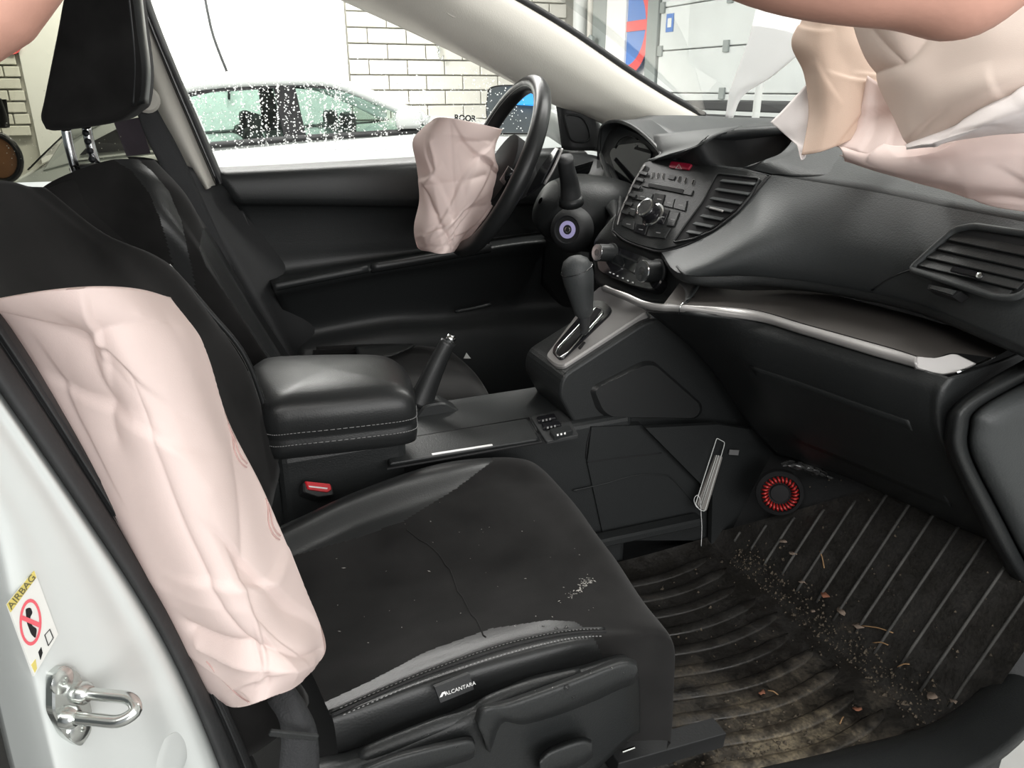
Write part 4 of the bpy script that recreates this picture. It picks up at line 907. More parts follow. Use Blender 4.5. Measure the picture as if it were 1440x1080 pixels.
# ================================================================== passenger seat
def rows_px(l): return [[(Z if a == 'z' else Y)(x, y, v) for x, y, a, v in r] for r in l]
ps_ = thing('car_seat', 'black leather and suede passenger seat nearest the camera', 'seat', (-.27, -.37, .27))
cush = [
 [(395, 760, 'z', .47), (500, 720, 'z', .47), (610, 690, 'z', .46), (700, 680, 'z', .45), (748, 690, 'z', .46), (752, 720, 'z', .40)],
 [(395, 740, 'z', .600), (500, 692, 'z', .602), (610, 655, 'z', .600), (690, 644, 'z', .595), (742, 648, 'z', .575), (760, 668, 'z', .50)],
 [(402, 790, 'z', .580), (500, 745, 'z', .580), (600, 712, 'z', .582), (715, 680, 'z', .585), (790, 690, 'z', .575), (800, 715, 'z', .49)],
 [(412, 850, 'z', .565), (540, 805, 'z', .563), (670, 768, 'z', .570), (785, 745, 'z', .583), (850, 768, 'z', .573), (858, 800, 'z', .48)],
 [(426, 915, 'z', .565), (560, 868, 'z', .563), (700, 828, 'z', .570), (820, 805, 'z', .583), (896, 836, 'z', .573), (906, 868, 'z', .48)],
 [(448, 968, 'z', .585), (590, 916, 'z', .586), (720, 880, 'z', .588), (822, 858, 'z', .588), (922, 872, 'z', .573), (932, 910, 'z', .48)],
 [(462, 1000, 'z', .590), (600, 941, 'z', .590), (720, 902, 'z', .592), (832, 884, 'z', .588), (936, 893, 'z', .565), (942, 935, 'z', .47)],
 [(470, 1020, 'y', -.612), (610, 962, 'y', -.612), (730, 926, 'y', -.612), (836, 905, 'y', -.612), (940, 915, 'y', -.60), (944, 965, 'y', -.59)],
 [(480, 1090, 'y', -.618), (620, 1035, 'y', -.618), (740, 1000, 'y', -.618), (840, 975, 'y', -.616), (938, 985, 'y', -.60), (940, 1020, 'y', -.585)],
 [(500, 1180, 'y', -.60), (640, 1120, 'y', -.60), (750, 1080, 'y', -.60), (842, 1050, 'y', -.60), (935, 1040, 'y', -.59), (936, 1060, 'y', -.58)]]
nu, nv = 320, 230
Gc = surf(rows_px(cush), nu, nv)
def cdisp(G):
    n = gnormals(G)
    for i in range(nu):
        for j in range(nv):
            p = Vector(G[i, j]); G[i, j] += n[i, j]*.002*noise.noise(p*9)
    return G
Gc = cdisp(Gc)
def inpoly(x, y, P):
    c = False; j = len(P)-1
    for i in range(len(P)):
        if (P[i][1] > y) != (P[j][1] > y) and x < (P[j][0]-P[i][0])*(y-P[i][1])/(P[j][1]-P[i][1])+P[i][0]: c = not c
        j = i
    return c
inner_leather = [(300, 600), (700, 600), (693, 648), (640, 688), (567, 733), (500, 757), (400, 785), (300, 800)]
outer_leather = [(300, 1085), (462, 985), (520, 958), (600, 916), (690, 884), (770, 872), (808, 874), (826, 886), (838, 902), (850, 930), (852, 1200), (300, 1200)]
faces = gridfaces(nu, nv); groups = {0: [], 1: [], 2: []}
flat = Gc.reshape(-1, 3); pj = np.array([proj(p) for p in flat])
for f in faces:
    c = pj[list(f)].mean(0); i = f[0]//nv
    if inpoly(*c, inner_leather) and i < nu*.4: groups[1].append(f)
    elif inpoly(*c, outer_leather) and i > nu*.45: groups[2].append(f)
    else: groups[0].append(f)
def sub(name, fs, m, parent, label=None, lift=0):
    ids = sorted({k for f in fs for k in f}); mp_ = {k: i for i, k in enumerate(ids)}
    return mk(name, flat[ids], [tuple(mp_[k] for k in f) for f in fs], m, parent, label=label)
sub('cushion', groups[0], M['alc'], ps_, 'black suede seat cushion'); sub('inner_bolster', groups[1], M['leather'], ps_, 'smooth black leather bolster beside the console')
sub('outer_bolster', groups[2], M['leather'], ps_, 'smooth black leather bolster along the door side')
# stitching: two rows of dashes along the outer ridge
def onrow(i, a, b_, n):
    r = Gc[i]; t = np.linspace(a, b_, n)*(nv-1); k = np.minimum(t.astype(int), nv-2); fr_ = (t-k)[:, None]; return r[k]*(1-fr_)+r[k+1]*fr_
nG = gnormals(Gc)
gs = []; up_ = np.array([0, -.5, .85])
ridge = int(nu*6.15/9); ridge2 = int(nu*6.75/9)
for ri in (ridge, ridge2):
    L = onrow(ri, .02, .625, 400)
    for k in range(0, 396, 6): gs.append(tube_geo([L[k]+up_*.0016, L[k+3]+up_*.0016], .0007, 4))
join('stitching', gs, M['stitch'], ps_, kind='stuff')
seamL = onrow(int((ridge+ridge2)/2), .0, .63, 60); tube('seam', [p+up_*.0004 for p in seamL], .0018, M['void'], ps_, seg=6)
tube('seam', [p+up_*.0003 for p in onrow(int(nu*6.15/9)-2, 0, .63, 60)], .0024, M['leather'], ps_, seg=6)
tube('seam', [Gc[int(nu*k), int(nv*(.30+.06*k))]+np.array([0, 0, .0001]) for k in np.linspace(.26, .58, 24)], .0011, M['alc'], ps_, seg=5)
# dust specks and a pale smear on the suede
gs = []
for k in range(150):
    x, y = (rng.uniform(430, 900), rng.uniform(670, 920)) if k < 70 else (815+rng.normal(0, 9), 826+rng.normal(0, 5))
    if k >= 70: y -= (x-815)*.7
    if not inpoly(x, y, [(420, 800), (700, 660), (800, 720), (900, 860), (820, 870), (560, 900), (430, 950)]): continue
    p = flat[np.argmin(((pj-(x, y))**2).sum(1))]+np.array([0, 0, .0004]); r_ = abs(rng.normal(0, 1))*.0004+.0003; a = rng.uniform(0, 6.3); u = np.array([math.cos(a), math.sin(a), 0])*r_*rng.uniform(1, 3); w = np.array([-math.sin(a), math.cos(a), 0])*r_
    gs.append(([p-u, p-w, p+u, p+w, p+[0, 0, r_*.6]], [(0, 1, 4), (1, 2, 4), (2, 3, 4), (3, 0, 4)]))
join('dust_specks', gs, mat('pale_dust', (.30, .29, .27), .9), ps_, smooth=False, kind='stuff')
# sewn label
TPl = Plane(Y(640, 968, -.632), (.1, -1, .25))
tgo = pan('fabric_label', [(611, 966), (660, 947), (666, 969), (619, 988)], TPl, M['dark'], ps_, h=.0008, d=.004, b=0, label='small black fabric label with white lettering')
rd = TPl(664, 959)-TPl(615, 977)
text('lettering', 'ALCANTARA', TPl(647.5, 968.2, .0011), rd, TPl(636, 957)-TPl(640, 970), .0056, M['white'], tgo, .0001)
pan('emblem', [(618, 981), (621.5, 974), (626, 972), (627.5, 978), (624, 975), (622, 979.5)], TPl, M['white'], tgo, h=.0002, d=.0001, b=0, h0=.0008)
# plastic side valance with levers
va = [
 [(440, 1068, 'y', -.618), (507, 1050, 'y', -.618), (610, 1010, 'y', -.618), (690, 975, 'y', -.618), (748, 950, 'y', -.618), (815, 935, 'y', -.616), (872, 920, 'y', -.612), (893, 930, 'y', -.605)],
 [(430, 1082, 'y', -.640), (508, 1062, 'y', -.640), (612, 1020, 'y', -.640), (692, 985, 'y', -.640), (750, 962, 'y', -.640), (816, 944, 'y', -.638), (874, 928, 'y', -.630), (896, 938, 'y', -.615)],
 [(430, 1110, 'y', -.652), (512, 1088, 'y', -.652), (614, 1046, 'y', -.652), (696, 1012, 'y', -.652), (754, 990, 'y', -.652), (820, 968, 'y', -.650), (878, 944, 'y', -.640), (898, 952, 'y', -.615)],
 [(430, 1180, 'y', -.650), (520, 1150, 'y', -.650), (620, 1110, 'y', -.650), (700, 1075, 'y', -.650), (760, 1050, 'y', -.650), (826, 1022, 'y', -.648), (880, 985, 'y', -.638), (900, 985, 'y', -.612)],
 [(440, 1280, 'y', -.64), (530, 1240, 'y', -.64), (630, 1200, 'y', -.64), (706, 1160, 'y', -.64), (765, 1130, 'y', -.64), (830, 1090, 'y', -.64), (884, 1040, 'y', -.63), (900, 1030, 'y', -.61)]]
patch('side_cover', rows_px(va), M['plastic'], ps_, 30, 60, .01)
tube('cover_ridge', [Y(x, y, -.640) for x, y in [(506, 1078), (514, 1064), (545, 1050), (613, 1023), (665, 1005), (693, 987), (750, 965), (815, 945)]], [.004, .008, .009, .009, .008, .008, .007, .004], M['plastic'], ps_, n=40, seg=10)
def lever(name, up_px, dn_px, y0, w=.02, label=None):
    rows = []
    for k, dy in ((0, 0), (.12, -w*.8), (.4, -w), (.8, -w*.9), (1, 0)):
        rows.append([Y(a[0]+(b[0]-a[0])*k, a[1]+(b[1]-a[1])*k, y0+dy) for a, b in zip(up_px, dn_px)])
    return patch(name, rows, M['plastic'], ps_, 20, 40, .004, label=label)
lever('front_handle', [(667, 1010), (676, 992), (716, 982), (800, 952), (870, 926), (893, 928), (896, 934)], [(690, 1060), (708, 1018), (740, 1020), (805, 1000), (870, 970), (890, 962), (897, 950)], -.648, .024)
lever('height_lever', [(508, 1078), (560, 1058), (640, 1038), (662, 1036), (668, 1044)], [(512, 1110), (560, 1095), (640, 1075), (664, 1066), (668, 1058)], -.652, .022)
lever('lower_lever', [(758, 1064), (775, 1050), (815, 1036), (832, 1040)], [(762, 1100), (780, 1090), (818, 1076), (834, 1064)], -.655, .02)
bar('seat_rail', Y(860, 1072, -.56), Y(1010, 1030, -.56), .03, .025, M['dark'], ps_)
bar('rail_highlight', Y(874, 1058, -.585), Y(893, 1051, -.585), .004, .004, M['steel'], ps_)  # bright steel sliver stands in for a highlight on the rail
# water drops on the leather and plastic
pts, nr, rr = [], [], []
def adddrop(p, n, r): pts.append(p); nr.append(n); rr.append(r)
for x, y, r in [(764, 880, 2), (782, 884, 3), (796, 883, 3)]: adddrop(Z(x, y, .592), (0, -.3, 1), r*.0009)
for x, y, r in [(797, 967, 4), (830, 946, 3), (806, 980, 3), (820, 986, 2), (777, 968, 2), (861, 940, 2), (877, 946, 2), (753, 974, 2), (888, 949, 2)]: adddrop(Y(x, y, -.672), (0, -1, .6), r*.0008)
for x, y, r in [(602, 1032, 1.5), (629, 1043, 1.5), (641, 1050, 2.5), (617, 1058, 2), (606, 1045, 1.6), (690, 1030, 1.5), (680, 1034, 1.5), (700, 1024, 1.2)]: adddrop(Y(x, y, -.673), (0, -1, .6), r*.0008)
join('water_drops', drops_geo(pts, nr, rr), glass('water', (.8, .8, .8)), ps_, kind='stuff')
# backrest
bk_ = [
 [(-.52, -.115, .56), (-.58, -.115, .72), (-.65, -.12, .90), (-.72, -.17, 1.03)],
 [tuple(Y(388, 655, -.125)), tuple(Y(348, 530, -.125)), tuple(Y(288, 440, -.125)), tuple(Y(234, 374, -.135)), tuple(Y(146, 334, -.20)), tuple(Y(60, 266, -.25))],
 [tuple(Y(385, 700, -.20)), tuple(Y(320, 560, -.20)), tuple(Y(250, 450, -.20)), tuple(Y(180, 372, -.21)), tuple(Y(110, 318, -.25)), tuple(Y(40, 262, -.28))],
 [tuple(Y(370, 760, -.28)), tuple(Y(290, 600, -.28)), tuple(Y(205, 470, -.28)), tuple(Y(120, 380, -.28)), tuple(Y(60, 310, -.30)), tuple(Y(0, 254, -.32))],
 [tuple(Y(370, 830, -.44)), tuple(Y(270, 690, -.44)), tuple(Y(140, 520, -.44)), tuple(Y(20, 400, -.44)), tuple(Y(-60, 320, -.44)), tuple(Y(-110, 262, -.42))],
 [tuple(Y(400, 930, -.54)), tuple(Y(300, 790, -.54)), tuple(Y(150, 600, -.54)), tuple(Y(20, 450, -.54)), tuple(Y(-100, 340, -.54)), tuple(Y(-170, 290, -.50))],
 [tuple(Y(430, 1000, -.60)), tuple(Y(330, 870, -.60)), tuple(Y(180, 660, -.60)), tuple(Y(20, 480, -.60)), tuple(Y(-110, 370, -.60)), tuple(Y(-200, 320, -.56))],
 [(-.56, -.615, .56), (-.62, -.615, .75), (-.69, -.61, .92), (-.76, -.56, 1.03)]]
patch('backrest', bk_, M['alc'], ps_, 50, 50, .02)
tube('backrest_seam', [Y(x, y, -.128) for x, y in [(392, 640), (350, 512), (292, 436), (236, 374)]], .004, M['leather'], ps_, n=30)
join('backrest_stitching', [tube_geo([a, b_], .0006, 4) for a, b_ in zip(cr([Y(x, y, -.122) for x, y in [(352, 514), (294, 437), (240, 377)]], 61)[::2], cr([Y(x, y, -.122) for x, y in [(352, 514), (294, 437), (240, 377)]], 61)[1::2])], M['stitch'], ps_, kind='stuff')
# buckle
bu = thing('belt_buckle', 'red-buttoned seat belt buckle between seat and console', 'buckle', Y(446, 700, -.13))
BP = Plane(Y(446, 686, -.135), (.2, -.8, .6))
pan('housing', [(426, 678), (468, 682), (470, 696), (448, 699), (427, 692)], BP, M['dark'], bu, h=0, d=.03, b=.002, r=3)
pan('red_button', [(428, 677), (464, 681), (466, 689), (460, 693), (432, 689)], BP, M['red'], bu, h=.004, d=.004, b=.0015, r=2)
pan('print', [(434, 683), (461, 686), (460, 688), (435, 685)], BP, M['white'], bu, h=.0001, d=.0001, b=0, h0=.0042)

# ================================================================== driver's seat
ds = thing('car_seat', 'black driver seat with headrest on notched chrome posts', 'seat', (-.27, .37, .27))
dc = [[(480, 510, 'z', .46), (600, 590, 'y', .13), (680, 600, 'y', .14), (696, 590, 'z', .50)],
      [(430, 520, 'z', .60), (560, 552, 'z', .60), (660, 560, 'z', .585), (694, 572, 'z', .55)],
      [(440, 505, 'z', .585), (560, 515, 'z', .585), (640, 525, 'z', .585), (684, 548, 'z', .56)],
      [(450, 498, 'z', .585), (540, 495, 'z', .585), (610, 500, 'z', .585), (664, 520, 'z', .57)],
      [(440, 492, 'z', .60), (520, 489, 'z', .60), (585, 486, 'z', .595), (630, 490, 'z', .575)],
      [(440, 500, 'z', .50), (520, 498, 'z', .50), (585, 496, 'z', .50), (640, 500, 'z', .48)]]
patch('cushion', rows_px(dc), M['alc'], ds, 40, 40, .01)
patch('leather_bolster', rows_px([[(505, 502, 'z', .598), (548, 500, 'z', .602), (575, 490, 'z', .604)], [(500, 492, 'z', .606), (540, 488, 'z', .610), (583, 485, 'z', .604)], [(500, 487, 'z', .61), (540, 484, 'z', .61), (584, 483.5, 'z', .602)]]), M['leather'], ds, 10, 16, .004)
def yr(l, y): return [tuple(Y(a, b, y)) for a, b in l]
db_ = [yr([(330, 560), (220, 470), (120, 370), (50, 300)], .16), 
       yr([(395, 540), (330, 450), (270, 370), (190, 300), (120, 240)], .12)[:4]+[tuple(Y(62, 262, .17))],
       yr([(400, 530), (336, 436), (280, 340), (222, 262), (150, 226)], .15),
       yr([(402, 520), (350, 430), (300, 345), (262, 275), (215, 225)], .20),
       yr([(404, 515), (345, 420), (288, 335), (248, 272), (200, 221)], .28),
       yr([(404, 510), (340, 415), (282, 330), (236, 268), (180, 222)], .42),
       yr([(410, 505), (352, 420), (300, 335), (262, 280), (225, 236)], .56),
       yr([(395, 500), (335, 430), (280, 350), (230, 300), (180, 260)], .60)]
Gd = surf(db_, 200, 160); fd = Gd.reshape(-1, 3); pd2 = np.array([proj(p) for p in fd])
stripe_ = [(160, 225), (187, 218), (215, 242), (237, 268), (255, 310), (266, 360), (276, 410), (290, 450), (262, 440), (250, 400), (240, 360), (226, 310), (210, 272), (185, 240)]
side_ = [(285, 322), (296, 318), (345, 378), (400, 460), (420, 540), (380, 510), (330, 432), (290, 375), (280, 350)]
gq = {0: [], 1: [], 2: []}
for f in gridfaces(200, 160):
    c = pd2[list(f)].mean(0); gq[1 if inpoly(*c, stripe_) else 2 if inpoly(*c, side_) else 0].append(f)
def biggest(fs):
    left = {f: 0 for f in fs}; byv = {}
    for f in fs:
        for k in f: byv.setdefault(k, []).append(f)
    best = []
    while left:
        st = [left.popitem()[0]]; comp = []
        while st:
            f = st.pop(); comp.append(f)
            for k in f:
                for g in byv[k]:
                    if g in left: del left[g]; st.append(g)
        if len(comp) > len(best): best = comp
    return best
for k_ in (1, 2):
    bg_ = set(biggest(gq[k_])); gq[0] += [f for f in gq[k_] if f not in bg_]; gq[k_] = list(bg_)
for nm, k_, m_ in (('backrest', 0, 'alc'), ('leather_stripe', 1, 'leather'), ('leather_side_bolster', 2, 'leather')):
    ids = sorted({k for f in gq[k_] for k in f}); mq = {k: i for i, k in enumerate(ids)}
    if ids: mk(nm, fd[ids], [tuple(mq[k] for k in f) for f in gq[k_]], M[m_], ds)
patch('backrest_shell', [[np.array(p)+[-.07, .02, -.035] for p in r] for r in db_[1:-1]], M['alc'], ds, 20, 20, .02)
# headrest: rounded block with tapered side profile
hp = [(62, 183), (55, 166), (60, 140), (78, 50), (92, -20), (110, -45), (165, -45), (186, -25), (196, 40), (203, 100), (199, 145), (188, 158), (165, 172), (115, 181), (76, 185)]
hs = np.array([Y(x, y, .25) for x, y in hp]); hc = hs.mean(0)
hs = cr(np.vstack([hs, hs[:1]]), 57)[:-1]
secs = [(.62, .285), (.90, .26), (.985, .252), (1.0, .268)]
secs = [(.5, .262), (.80, .252), (.93, .253), (.985, .262), (1.0, .28), (1.0, .37), (1.0, .46), (.96, .485), (.8, .495), (.4, .497)]
V = []
for s, y in secs: 
    for p in hs: q = hc+(p-hc)*s; V.append((q[0]+(.012 if .3 < y < .44 and q[0] > hc[0] else 0), y, q[2]))
n_ = len(hs); mk('headrest', V, gridfaces(len(secs), n_, False, True)+[tuple(range(n_)), tuple((len(secs)-1)*n_+k for k in range(n_))], M['alc'], ds)
patch('headrest_face', [[Y(x, y, .2515) for x, y in [(177, -30), (186, 50), (189, 100), (186, 150)]], [Y(x, y, .262)+[.006, 0, 0] for x, y in [(186, -30), (194, 40), (200, 100), (196, 146)]], [Y(x, y, .30)+[.012, 0, 0] for x, y in [(186, -30), (194, 40), (201, 100), (198, 146)]]], M['leather'], ds, 8, 20, .003)
p1 = tube('headrest_post', [Y(92, 178, .30), Y(97, 205, .30), Y(107, 242, .30)], .0075, M['chrome'], ds, n=8, seg=14)
p2 = tube('headrest_post', [Y(121, 176, .46), Y(126, 200, .46), Y(137, 238, .46)], .0085, M['chrome'], ds, n=8, seg=14)
for (x, y) in [(120, 187), (123, 199), (126, 212), (129, 224)]:
    lathe('notch', Y(x+1, y, .451), (-.3, -1, .1), [(.006, 0), (.006, .003), (.003, .0035)], M['gloss'], p2, 12)
box('post_guide', Y(122, 236, .36), (.05, .05, .012), M['dark'], ds, b=.005)
# driver belt at the B pillar
dbl = thing('driver_seat_belt', 'dark seat belt running down the beige pillar behind the driver seat', 'seat belt', Y(300, 360, .62))
patch('webbing', [yr([(190, 148), (205, 190), (225, 230), (262, 300), (300, 380)], .60), yr([(214, 140), (230, 170), (252, 210), (290, 290), (330, 380)], .625)], M['webbing'], dbl, 6, 24, .003)
lathe('belt_guide', Y(205, 140, .605), (0.2, -1, 0), [(.026, 0), (.026, .008), (.02, .013), (.012, .012)], M['beige'], dbl, 20, label='pale plastic belt guide')
rear = patch('rear_bench', [[(-1.25, y, .45), (-.98, y, .60), (-1.02, y, .62), (-1.15, y, .98), (-1.3, y, 1.0)] for y in (-.6, -.2, .2, .6)], M['alc'], None, 10, 24, .02)
tag(rear, 'black rear bench behind the front seats, at far left', 'seat'); toporigin(rear)

# ================================================================== airbags
def pillow(name, rows, back, m, nu=70, nv=90, amp=.006, scale=12, seed=1, parent=None, nc=16, lines=(), low=.5):
    G = surf(rows, nu, nv)
    a = np.sin(np.linspace(0, math.pi, nu))[:, None]**.5*np.sin(np.linspace(0, math.pi, nv))[None]**.5
    G0 = G.copy(); G = fold(G, amp, scale, seed, nc, lines, low)
    w = np.clip(a*1.6, .25, 1)[..., None]; G = G0*(1-w)+G*w
    B = G0+np.asarray(back)*(a[..., None])
    pillow.G = G.reshape(-1, 3); pillow.P = np.array([proj(p) for p in pillow.G])
    V = np.vstack([G.reshape(-1, 3), B.reshape(-1, 3)]); f1 = gridfaces(nu, nv); n = nu*nv
    f = f1+[tuple(k+n for k in q[::-1]) for q in f1]
    me_ = mk(name, V, f, m, parent)
    bm = bmesh.new(); bm.from_mesh(me_.data); bmesh.ops.remove_doubles(bm, verts=bm.verts, dist=.0004); bmesh.ops.recalc_face_normals(bm, faces=bm.faces); bm.to_mesh(me_.data); bm.free()
    return me_
def onbag(px, py):
    p = pillow.G[np.argsort(((pillow.P-(px, py))**2).sum(1))[:8]].mean(0); return p+(CAM-p)*.0025
M['rose'] = mat('rose_thread', (.50, .33, .31), .8)
sa = thing('side_airbag', 'large pale pink side airbag hanging from the passenger seat beside the door pillar', 'airbag', Y(350, 985, -.62))
R_ = [[Y(x, y, -.625) for x, y in [(-46, 430), (0, 470), (80, 600), (160, 740), (225, 860), (280, 960), (318, 992)]],
      [Y(x, y, -.665) for x, y in [(-20, 424), (50, 480), (120, 600), (196, 740), (262, 860), (312, 950), (330, 995)]],
      [Y(x, y, -.700) for x, y in [(60, 411), (120, 480), (180, 600), (245, 740), (305, 860), (350, 945), (350, 992)]],
      [Y(x, y, -.705) for x, y in [(135, 405), (180, 480), (235, 600), (295, 740), (350, 860), (395, 935), (380, 981)]],
      [Y(x, y, -.680) for x, y in [(195, 408), (245, 480), (290, 600), (345, 740), (398, 860), (435, 920), (415, 965)]],
      [Y(x, y, -.625) for x, y in [(240, 418), (288, 490), (324, 600), (375, 700), (428, 825), (458, 905), (442, 942)]]]
sbg = pillow('bag', R_, (.0, .075, .0), M['bag'], 110, 160, .006, 13, 2, sa, 16, [([(268, 886), (320, 905), (385, 914), (430, 926), (456, 912)], .010, .009), ([(282, 905), (340, 930), (400, 940), (440, 935)], -.008, .012), ([(105, 482), (180, 455), (240, 452)], .006, .012), ([(95, 485), (130, 560), (150, 620)], .006, .014), ([(180, 600), (250, 640), (290, 690)], -.004, .02), ([(200, 445), (290, 470)], -.005, .014)], .9)
for cx, cy, rx, ry in ((357, 622, 29, 38), (402, 726, 25, 36)):
    for k in (1, .82):
        tube('stitch_line', smooth([onbag(cx-rx*k*math.sin(t), cy+ry*k*math.cos(t)) for t in np.linspace(.35, 2.65, 30)], 8), .0006, M['rose'], sa, seg=5)
tube('seam_thread', smooth([onbag(x, y) for x, y in cr([(290, 930, 0), (303, 945, 0), (318, 962, 0), (335, 978, 0), (350, 988, 0)], 30)[:, :2]], 8), .0005, M['rose'], sa, seg=5)
wa = thing('driver_airbag', 'deflated pink airbag hanging from the steering wheel hub', 'airbag', Y(640, 352, .33))
R_ = [[Y(x, y, .38) for x, y in [(610, 167), (592, 182), (580, 200), (586, 235), (590, 280), (582, 320), (586, 345), (592, 352)]],
      [Y(x, y, .325) for x, y in [(618, 165), (605, 190), (600, 220), (606, 255), (606, 290), (600, 325), (602, 348), (604, 354)]],
      [Y(x, y, .295) for x, y in [(640, 167), (634, 195), (632, 220), (636, 255), (636, 290), (628, 325), (622, 348), (618, 357)]],
      [Y(x, y, .295) for x, y in [(670, 173), (664, 200), (666, 225), (668, 255), (668, 285), (654, 318), (640, 342), (630, 356)]],
      [Y(x, y, .325) for x, y in [(695, 179), (688, 205), (690, 225), (694, 250), (692, 275), (675, 312), (655, 336), (638, 354)]],
      [Y(x, y, .37) for x, y in [(707, 182), (697, 204), (697, 225), (708, 250), (709, 265), (690, 300), (665, 330), (640, 353)]]]
pillow('bag', R_, (.02, .10, 0), M['bag'], 90, 110, .007, 15, 9, wa, 14, [([(604, 260), (640, 257), (684, 246)], .006, .008), ([(598, 262), (610, 300), (622, 322), (638, 350)], .010, .008), ([(612, 302), (650, 299), (686, 290)], .005, .008), ([(632, 168), (636, 220), (640, 300)], .004, .012), ([(605, 200), (612, 240), (600, 262)], -.008, .010), ([(650, 200), (690, 198)], .006, .010)], .7)
# passenger airbag over the dash: overlapping folded sheets
pa_ = thing('passenger_airbag', 'large folded tan and pink airbag lying over the passenger dashboard', 'airbag', T(1300, 240, 1.0))
def sheet(name, rows, m, seed, amp=.004, nu=60, nv=70, t=.0015, scale=14, lines=(), nc=6):
    G = surf([[T(*p) for p in r] for r in rows], nu, nv); G = fold(G, amp, scale, seed, nc, lines, .9, .016)
    o = mk(name, G.reshape(-1, 3), gridfaces(nu, nv), m, pa_); solid(o, t, 0); return o
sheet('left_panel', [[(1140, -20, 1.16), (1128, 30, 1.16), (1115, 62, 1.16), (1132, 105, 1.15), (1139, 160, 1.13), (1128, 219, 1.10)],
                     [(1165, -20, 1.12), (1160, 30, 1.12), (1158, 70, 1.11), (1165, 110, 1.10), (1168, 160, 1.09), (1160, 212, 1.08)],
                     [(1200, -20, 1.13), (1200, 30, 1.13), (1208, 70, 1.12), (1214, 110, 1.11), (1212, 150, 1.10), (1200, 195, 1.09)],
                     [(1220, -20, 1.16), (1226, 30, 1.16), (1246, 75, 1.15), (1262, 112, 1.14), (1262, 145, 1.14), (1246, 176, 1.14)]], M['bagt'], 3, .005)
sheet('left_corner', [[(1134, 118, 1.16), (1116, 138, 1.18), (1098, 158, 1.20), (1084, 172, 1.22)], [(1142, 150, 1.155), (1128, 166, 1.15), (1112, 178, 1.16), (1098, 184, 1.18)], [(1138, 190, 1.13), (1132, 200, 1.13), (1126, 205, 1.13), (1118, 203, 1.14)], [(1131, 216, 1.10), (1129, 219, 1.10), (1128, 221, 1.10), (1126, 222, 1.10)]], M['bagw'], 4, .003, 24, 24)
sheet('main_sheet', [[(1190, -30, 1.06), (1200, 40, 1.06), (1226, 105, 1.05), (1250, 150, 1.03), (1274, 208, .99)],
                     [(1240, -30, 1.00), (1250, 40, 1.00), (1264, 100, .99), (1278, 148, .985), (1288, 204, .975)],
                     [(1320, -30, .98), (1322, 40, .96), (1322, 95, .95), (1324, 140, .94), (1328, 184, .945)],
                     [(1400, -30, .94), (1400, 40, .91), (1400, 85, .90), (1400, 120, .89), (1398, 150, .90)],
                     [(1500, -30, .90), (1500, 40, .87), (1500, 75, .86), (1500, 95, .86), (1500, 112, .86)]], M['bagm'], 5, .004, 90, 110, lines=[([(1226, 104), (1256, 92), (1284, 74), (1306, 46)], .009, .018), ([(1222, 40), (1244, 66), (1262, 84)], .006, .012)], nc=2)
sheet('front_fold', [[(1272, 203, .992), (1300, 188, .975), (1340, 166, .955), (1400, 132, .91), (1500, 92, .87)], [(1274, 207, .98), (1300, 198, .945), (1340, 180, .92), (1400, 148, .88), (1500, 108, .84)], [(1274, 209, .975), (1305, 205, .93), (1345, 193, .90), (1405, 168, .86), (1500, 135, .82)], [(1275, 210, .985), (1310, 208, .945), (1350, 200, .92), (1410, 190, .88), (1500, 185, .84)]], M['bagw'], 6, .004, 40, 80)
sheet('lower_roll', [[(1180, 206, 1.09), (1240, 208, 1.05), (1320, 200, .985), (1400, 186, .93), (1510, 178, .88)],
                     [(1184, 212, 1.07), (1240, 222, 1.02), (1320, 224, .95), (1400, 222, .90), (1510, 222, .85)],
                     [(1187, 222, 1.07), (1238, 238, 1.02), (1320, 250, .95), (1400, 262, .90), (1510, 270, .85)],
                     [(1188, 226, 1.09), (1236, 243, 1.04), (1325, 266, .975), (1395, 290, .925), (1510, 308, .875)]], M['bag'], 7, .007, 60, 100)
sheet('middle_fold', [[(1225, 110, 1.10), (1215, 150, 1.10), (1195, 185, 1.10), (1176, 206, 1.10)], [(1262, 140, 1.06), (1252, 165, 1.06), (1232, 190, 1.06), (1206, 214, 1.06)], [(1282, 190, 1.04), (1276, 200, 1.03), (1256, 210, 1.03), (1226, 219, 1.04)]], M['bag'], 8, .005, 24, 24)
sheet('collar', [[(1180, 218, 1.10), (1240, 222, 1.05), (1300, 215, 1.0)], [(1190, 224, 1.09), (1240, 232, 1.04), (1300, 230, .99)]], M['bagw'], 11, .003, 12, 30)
pan_ = [(1066, 14), (1100, 26), (1134, 30), (1134, 78), (1100, 98), (1062, 118), (1045, 136), (1036, 152), (1031, 166), (1020, 162), (1022, 145), (1030, 118), (1048, 66)]
rows = [[T(1068, -10, 1.42), T(1054, 50, 1.42), T(1038, 95, 1.42), T(1026, 128, 1.42), T(1020, 164, 1.42)], [T(1104, -10, 1.38), T(1090, 50, 1.385), T(1066, 100, 1.39), T(1038, 130, 1.40), T(1025, 166, 1.42)], [T(1150, -10, 1.34), T(1144, 50, 1.35), T(1092, 102, 1.37), T(1046, 134, 1.40), T(1031, 166, 1.42)]]
wf_ = patch('fabric_flap', rows, M['cloth'], None, 20, 30, .002); tag(wf_, 'bright white pointed fabric flap hanging in front of the windscreen', 'cloth'); toporigin(wf_)

